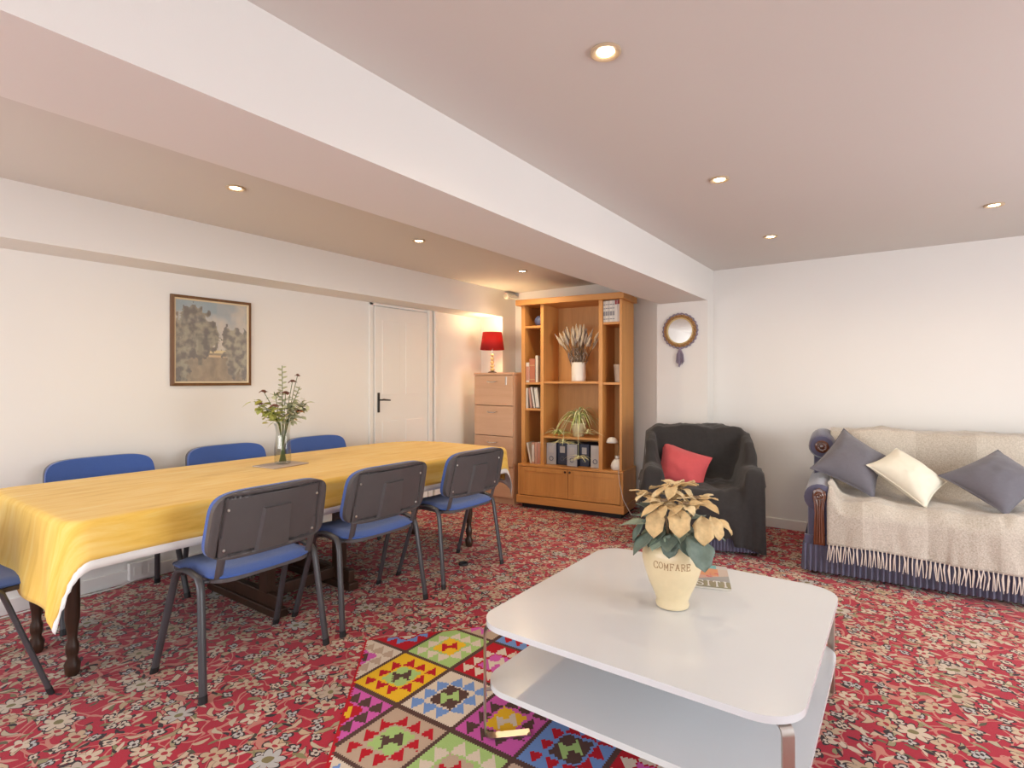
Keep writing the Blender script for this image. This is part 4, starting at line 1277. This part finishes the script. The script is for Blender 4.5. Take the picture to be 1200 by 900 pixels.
def dcol(i, j):
    key = {(0, 0): (yel, red, grn, brown), (2, 0): (red, crm, mag, crm), (-2, 0): (crm, red, yel, brown), (4, 0): (grn, red, blu, crm),
           (1, -1): (grn, crm, yel, red), (-1, -1): (crm, tanc, mag, brown), (3, -1): (blu, red, crm, brown), (5, -1): (yel, blu, red, crm),
           (1, 1): (crm, blu, brown, grn), (-1, 1): (mag, brown, red, yel), (3, 1): (grn, crm, red, brown), (5, 1): (crm, blu, red, grn),
           (0, -2): (red, blu, crm, blu), (2, -2): (tanc, mag, red, crm), (4, -2): (mag, yel, brown, crm),
           (0, 2): (tanc, red, grn, brown), (2, 2): (mag, brown, yel, crm), (4, 2): (yel, red, grn, brown), (-2, 2): (grn, crm, red, yel),
           (1, 3): (grn, crm, tanc, red), (-1, 3): (crm, blu, brown, grn), (3, 3): (blu, red, brown, grn), (5, 3): (mag, yel, grn, brown),
           (0, 4): (yel, red, grn, brown), (2, 4): (tanc, mag, red, crm), (4, 4): (red, crm, mag, crm),
           (1, 5): (mag, brown, yel, crm), (-1, 5): (tanc, red, grn, brown), (3, 5): (grn, crm, yel, red), (5, 5): (crm, blu, brown, grn)}
    return key.get((i, j), (tanc, red, crm, brown))
def rugc(c):
    det = EU.x*EV.y-EU.y*EV.x
    u = (c.x*EV.y-c.y*EV.x)/det; v = (EU.x*c.y-EU.y*c.x)/det
    if u < .012 or u > RU-.012 or v < .010 or v > RV-.010: return red
    hd = .205
    a = (u-.2)/hd; b_ = (v-.375)/hd
    # diamonds sit where i+j is even
    best = None
    for i in range(math.floor(a)-1, math.floor(a)+3):
        for j in range(math.floor(b_)-1, math.floor(b_)+3):
            if (i+j) % 2: continue
            d_ = abs(a-i)+abs(b_-j)
            if best is None or d_ < best[0]: best = (d_, i, j)
    d_, i, j = best
    ground, tri, inner, bow = dcol(i, j)
    if d_ > .935: return brown
    st = .0128
    p = math.floor(((a-i)*hd)/st+.5)*st; q = math.floor(((b_-j)*hd)/st+.5)*st
    p, q = (a-i)*hd, (b_-j)*hd
    pq = math.floor(abs(p)/.008)*.008
    qq = math.floor(abs(q)/.0125)*.0125+.004
    if abs(p)+qq < .082:
        if abs(p) < .036 and qq < abs(p)*.95+.006: return bow
        return inner
    # flags: little stepped triangles whose straight side faces outwards along u
    for (fa, fb_) in ((.100, 0), (.052, .047), (.004, .090)):
        for sq in (-1, 1):
            if fb_ == 0 and sq < 0: continue
            e = abs(p)-fa; f = abs(q-sq*fb_)
            f = math.floor(f/.009)*.009
            wdt = .046
            if 0 <= e < wdt and f < e*.60+.003: return tri
    return ground
colour_faces(rug, rugc)

# ------------------------------------------------------------------ coffee table, vase, magazine
CT = thing('coffee_table', 'low square white two-tier coffee table with steel legs on the kilim rug', 'coffee table', (0, 0, 0))
X0, X1, Y0_, Y1_ = -1.212, -.200, 1.46, 2.515
obj('tabletop', prism(B(), rrect(X0, X1, Y0_, Y1_, .115, 10), .400, .420, .005), M['white_lam'], CT, 50)
obj('lower_shelf', prism(B(), rrect(X0+.01, X1-.005, Y0_+.01, Y1_-.01, .115, 10), .182, .202, .005), M['white_lam'], CT, 50)
for cx, cy in ((X0, Y0_), (X1, Y0_), (X1, Y1_), (X0, Y1_)):
    dx, dy = (1 if cx == X0 else -1), (1 if cy == Y0_ else -1)
    k = .5**.5
    ix, iy = dx*k, dy*k                          # inward diagonal
    def q(d_, z): return (cx+dx*.030+ix*d_, cy+dy*.030+iy*d_, z)
    pts = [q(.16, .3955), q(.045, .3955), q(.014, .393), q(.004, .386), q(0, .372), q(0, .036), q(.004, .022), q(.014, .013), q(.045, .0105), q(.16, .0105)]
    w = .017; th_ = .003; wd = Vector((-iy, ix, 0))*w
    bm = B(); rows = []
    V = [Vector(p) for p in pts]
    for n_, p in enumerate(V):
        d_ = (V[min(n_+1, len(V)-1)]-V[max(n_-1, 0)]).normalized(); nn = d_.cross(wd).normalized()*th_
        rows.append([bm.verts.new(p+wd+nn), bm.verts.new(p-wd+nn), bm.verts.new(p-wd-nn), bm.verts.new(p+wd-nn)])
    for a, b_ in zip(rows, rows[1:]):
        for s in range(4): bm.faces.new((a[s], a[(s+1) % 4], b_[(s+1) % 4], b_[s]))
    bm.faces.new(rows[0]); bm.faces.new(rows[-1][::-1])
    lg = obj('leg', bm, M['steel'], CT, 40)
    tb = B(); tube(tb, [q(-.002, .176), q(.05, .176)], .006, 8)
    obj('shelf_tab', tb, M['steel'], lg)
VS = Vector((-.692, 1.985, .4205))
va = thing('stoneware_vase', 'cream glazed stoneware vase stamped with brown letters on the coffee table', 'vase', VS)
VP = [(.050, 0), (.058, .003), (.060, .012), (.056, .024), (.066, .05), (.084, .09), (.099, .135), (.108, .170), (.1085, .195), (.103, .220), (.090, .238), (.084, .246), (.087, .256), (.090, .260), (.084, .261), (.078, .25)]
obj('vase_body', lathe(B(), VP, 48, capt=False), M['yellow_vase'], va, True)
obj('moss', lathe(B(), [(.079, .250), (.04, .256), (.002, .258)], 20, capb=False), M['stem_brown'], va)
def vr(z):
    for (r0, z0), (r1, z1) in zip(VP, VP[1:]):
        if z0 <= z <= z1: return r0+(r1-r0)*(z-z0)/(z1-z0)
    return .1
GL = {'C': [[(1, .85), (.7, 1), (.3, 1), (0, .7), (0, .3), (.3, 0), (.7, 0), (1, .15)], [(1, 1), (1, .7)], [(1, 0), (1, .3)]],
      'O': [[(.5, 1), (.15, .85), (0, .5), (.15, .15), (.5, 0), (.85, .15), (1, .5), (.85, .85), (.5, 1)]],
      'M': [[(.1, 0), (.1, 1), (.5, .25), (.9, 1), (.9, 0)], [(0, 0), (.25, 0)], [(.75, 0), (1, 0)], [(-.02, 1), (.15, 1)], [(.85, 1), (1.02, 1)]],
      'F': [[(.15, 0), (.15, 1), (.95, 1), (.95, .78)], [(.15, .52), (.7, .52)], [(0, 0), (.35, 0)], [(.7, .62), (.7, .42)], [(0, 1), (.2, 1)]],
      'A': [[(.1, 0), (.5, 1), (.9, 0)], [(.25, .36), (.75, .36)], [(-.02, 0), (.24, 0)], [(.76, 0), (1.02, 0)]],
      'R': [[(.15, 0), (.15, 1), (.65, 1), (.88, .85), (.88, .62), (.65, .5), (.15, .5)], [(.5, .5), (.98, 0)], [(0, 0), (.35, 0)], [(0, 1), (.2, 1)]],
      'E': [[(.15, 0), (.15, 1), (.95, 1), (.95, .78)], [(.15, .52), (.7, .52)], [(0, 0), (.95, 0), (.95, .22)], [(.7, .62), (.7, .42)], [(0, 1), (.2, 1)]],
      'S': [[(.95, .72), (.92, .95), (.6, 1), (.3, 1), (.05, .85), (.1, .62), (.5, .52), (.9, .38), (.95, .15), (.7, 0), (.4, 0), (.08, .05), (.05, .28)]],
      'I': [[(.5, 0), (.5, 1)], [(.25, 0), (.75, 0)], [(.25, 1), (.75, 1)]],
      'H': [[(.15, 0), (.15, 1)], [(.85, 0), (.85, 1)], [(.15, .5), (.85, .5)], [(0, 0), (.3, 0)], [(.7, 0), (1, 0)], [(0, 1), (.3, 1)], [(.7, 1), (1, 1)]],
      'T': [[(.5, 0), (.5, 1)], [(0, .8), (0, 1), (1, 1), (1, .8)], [(.3, 0), (.7, 0)]]}
face = math.atan2(-1.985, .692)                  # the side that looks at the camera
lw, lh, gap = .0150, .0235, .0045
word = 'COMFARE'; tot = len(word)*lw+(len(word)-1)*gap
for n_, ch in enumerate(word):
    lb = B()
    for st in GL[ch]:
        pts = []
        for (a, b_), (c_, d_) in zip(st, st[1:]):
            for k in range(4): pts.append((a+(c_-a)*k/4, b_+(d_-b_)*k/4))
        pts.append(st[-1])
        P3 = []
        for (a, b_) in pts:
            z = .163+b_*lh+.0015*math.sin(n_*2)
            s = -tot/2+n_*(lw+gap)+a*lw
            r = vr(z)+.0004; an = face+R(-1)+s/r
            P3.append((r*math.cos(an), r*math.sin(an), z))
        tube(lb, P3, .0011, 5)
    obj('letter', lb, M['brown_ink'], va, True)
an = face+R(72)
hb = B(); tube(hb, [(vr(.17)*math.cos(an), vr(.17)*math.sin(an), .165), ((vr(.18)+.012)*math.cos(an), (vr(.18)+.012)*math.sin(an), .178), (vr(.2)*math.cos(an), vr(.2)*math.sin(an), .196)], .006, 8)
obj('lug', hb, M['yellow_vase'], va, True)

pn = thing('poinsettia', 'artificial cream poinsettia with grey-green leaves in the stoneware vase', 'plant', VS)
YO = 19.3
def lf(name, mat, x, d_, z, yaw, pitch, L, w, roll=0, droop=.25, fold=.2):
    """x to the picture's right, d_ away from the camera, z above the vase foot"""
    c, s = math.cos(R(YO)), math.sin(R(YO))
    p = Vector((x*c-d_*s, x*s+d_*c, z))
    bm = B(); leafshape(bm, orient(p, yaw+YO, pitch, roll), L, w, droop, fold, 8, .003, 1.3, 3)
    o = obj(name, bm, M[mat], pn, 60); solidify(o, .0012)
    return p
def stalk(x, d_, z):
    c, s = math.cos(R(YO)), math.sin(R(YO))
    obj('stalk', tube(B(), [(x*.2, d_*.2, .20), ((x*c-d_*s)*.5, (x*s+d_*c)*.5, .27), (x*c-d_*s, x*s+d_*c, z)], .004, 6), M['stem_brown'], pn, True)
random.seed(21)
for (x, d_, z, n, L, off, tilt) in ((-.005, -.01, .432, 8, .090, 10, 5), (.085, -.035, .398, 7, .082, -60, 0), (-.085, .0, .395, 7, .080, 120, 0), (.03, .06, .415, 7, .080, 40, 5), (-.03, -.075, .390, 7, .078, -90, -2), (.045, -.08, .385, 6, .074, -70, -4)):
    stalk(x, d_, z)
    for k in range(n):
        a = off+k*360/n+random.uniform(-14, 14)
        toward = math.sin(R(a)) < -.3
        lf('bract', 'bract' if (k+n) % 3 else 'bract_pale', x, d_, z+random.uniform(-.008, .012), a, random.uniform(0, 25)+tilt-(12 if toward else 0), L*random.uniform(.8, 1.15), L*.27, random.uniform(-30, 30), .45 if toward else .25, .22)
    c, s = math.cos(R(YO)), math.sin(R(YO))
    kb = B()
    for k in range(6):
        a = k*60
        q = Vector((x*c-d_*s, x*s+d_*c, z+.012))+Vector((.008*math.cos(R(a)), .008*math.sin(R(a)), 0))
        bmesh.ops.create_icosphere(kb, subdivisions=1, radius=.006, matrix=Matrix.Translation(q))
    obj('flower_centre', kb, M['stem_brown'], pn, True)
# drooping right bracts
for q in ((.10, -.055, .35, -80, -55, .10, .040), (.13, -.03, .345, -50, -45, .085, .034), (.155, .0, .33, -20, -30, .07, .028), (-.05, -.08, .37, -110, -55, .10, .038), (.02, -.09, .38, -85, -50, .10, .042)):
    lf('bract', 'bract', *q)
for k in range(10):
    a = -170+k*36
    lf('leaf', 'leaf_dark' if k % 3 else 'leaf_light', .035*math.cos(R(a)), .035*math.sin(R(a)), .275+.012*(k % 2), a, -2-12*(k % 2), .085+.012*(k % 3), .034, 10*(k % 3-1), .35, .2)
for q in (('leaf_light', -.06, -.02, .30, 185, 8, .13, .040), ('leaf_dark', -.055, -.05, .285, 210, -28, .12, .042), ('leaf_dark', -.005, -.075, .280, -100, -52, .080, .036), ('leaf_dark', .065, -.065, .29, -60, -40, .135, .056), ('leaf_dark', .03, -.05, .275, -70, -20, .09, .040),
          ('leaf_dark', .08, .02, .29, 10, -10, .115, .040), ('leaf_light', .10, -.03, .28, -15, -55, .07, .02), ('leaf_light', -.03, -.05, .275, -125, -22, .08, .034), ('leaf_dark', -.06, .05, .30, 140, 10, .12, .045), ('leaf_dark', .05, .08, .30, 60, 10, .12, .045),
          ('leaf_dark', -.09, -.03, .32, 200, -45, .10, .03), ('leaf_dark', -.01, -.03, .27, -85, -10, .09, .04), ('leaf_dark', -.045, -.01, .34, 170, 30, .09, .04), ('leaf_dark', .03, .0, .34, 10, 40, .09, .045)):
    lf('leaf', *q)
# magazine
mgz = thing('magazine', 'glossy colour magazine with orange cover lying behind the vase', 'magazine', (-.548, 2.250, .4205), math.atan2(.255, -.083)-PI/2)
mw, mh = .20, .268
obj('pages', bx(-mw+.002, -.001, .001, mh-.001, .0005, .0075), M['skin_paper'], mgz)
mcv = grid(B(), lambda u, v: (-mw*(1-u), mh*v, .0085+.0012*math.sin(u*3)), 40, 54)
mo = obj('cover', mcv, M['cover'], mgz)
def magc(c):
    u = c.x/mw+1; v = c.y/mh
    n = noise.fractal((u*4, v*4, 3.), 1, 2, 3)
    if v > .84: return (.10, .42, .42) if u < .78 else (.55, .50, .46)
    if v > .32+.35*(u-.35):
        if u > .80: return (.58, .45, .36)
        if n > .25: return (.62, .10, .08)
        return (.70, .27, .09) if v > .5 else (.62, .32, .24)
    if v > .26: return (.33, .32, .30) if u > .3 else (.55, .42, .40)
    return (.28, .25, .12) if u > .3 else (.33, .24, .30)
colour_faces(mo, magc)
for n_, ch in enumerate('SITI'):
    lb = B()
    for st in GL[ch]:
        tube(lb, [(-.128+n_*.032+a*.024, .012+b_*.058, .0095) for a, b_ in st], [(.0030, .0012)]*len(st), 6)
    obj('letter', lb, M['trim_cloth'], mgz, True)
sl = B(); tube(sl, [(-.175, .02, .0096), (-.145, .07, .0096)], [(.007, .0012)]*2, 6)
obj('pale_stroke', sl, M['trim_cloth'], mgz)

# ------------------------------------------------------------------ small things on the floor and wall
cu = thing('castor_cup', 'small black furniture cup lying on the carpet by the far chair', 'castor cup', (-2.424, 2.82, 0))
obj('cup', lathe(B(), [(.030, 0), (.033, .004), (.031, .018), (.026, .018), (.024, .008)], 20), M['rubber'], cu, True)
so_ = thing('wall_socket', 'white double socket box low on the left wall under the table', 'socket', (XL+.018, 1.44, .0))
obj('box', bx(0, .035, -.085, .085, .02, .125, .004), M['gloss_white'], so_)
for y in (-.04, .04):
    b_ = B(); box(b_, .0345, .0375, y-.022, y+.022, .05, .10, .001); obj('outlet', b_, M['white_ceramic'], so_)
cb_ = obj('floor_cable', tube(B(), [(XL+.05, 1.40, .025), (XL+.06, 1.30, .006), (XL+.055, 1.1, .006), (XL+.06, .8, .006), (XL+.05, .3, .006)], .0045, 6), M['cable'], None, True)
tag(cb_, 'thin white cable running along the left skirting under the table', 'cable')
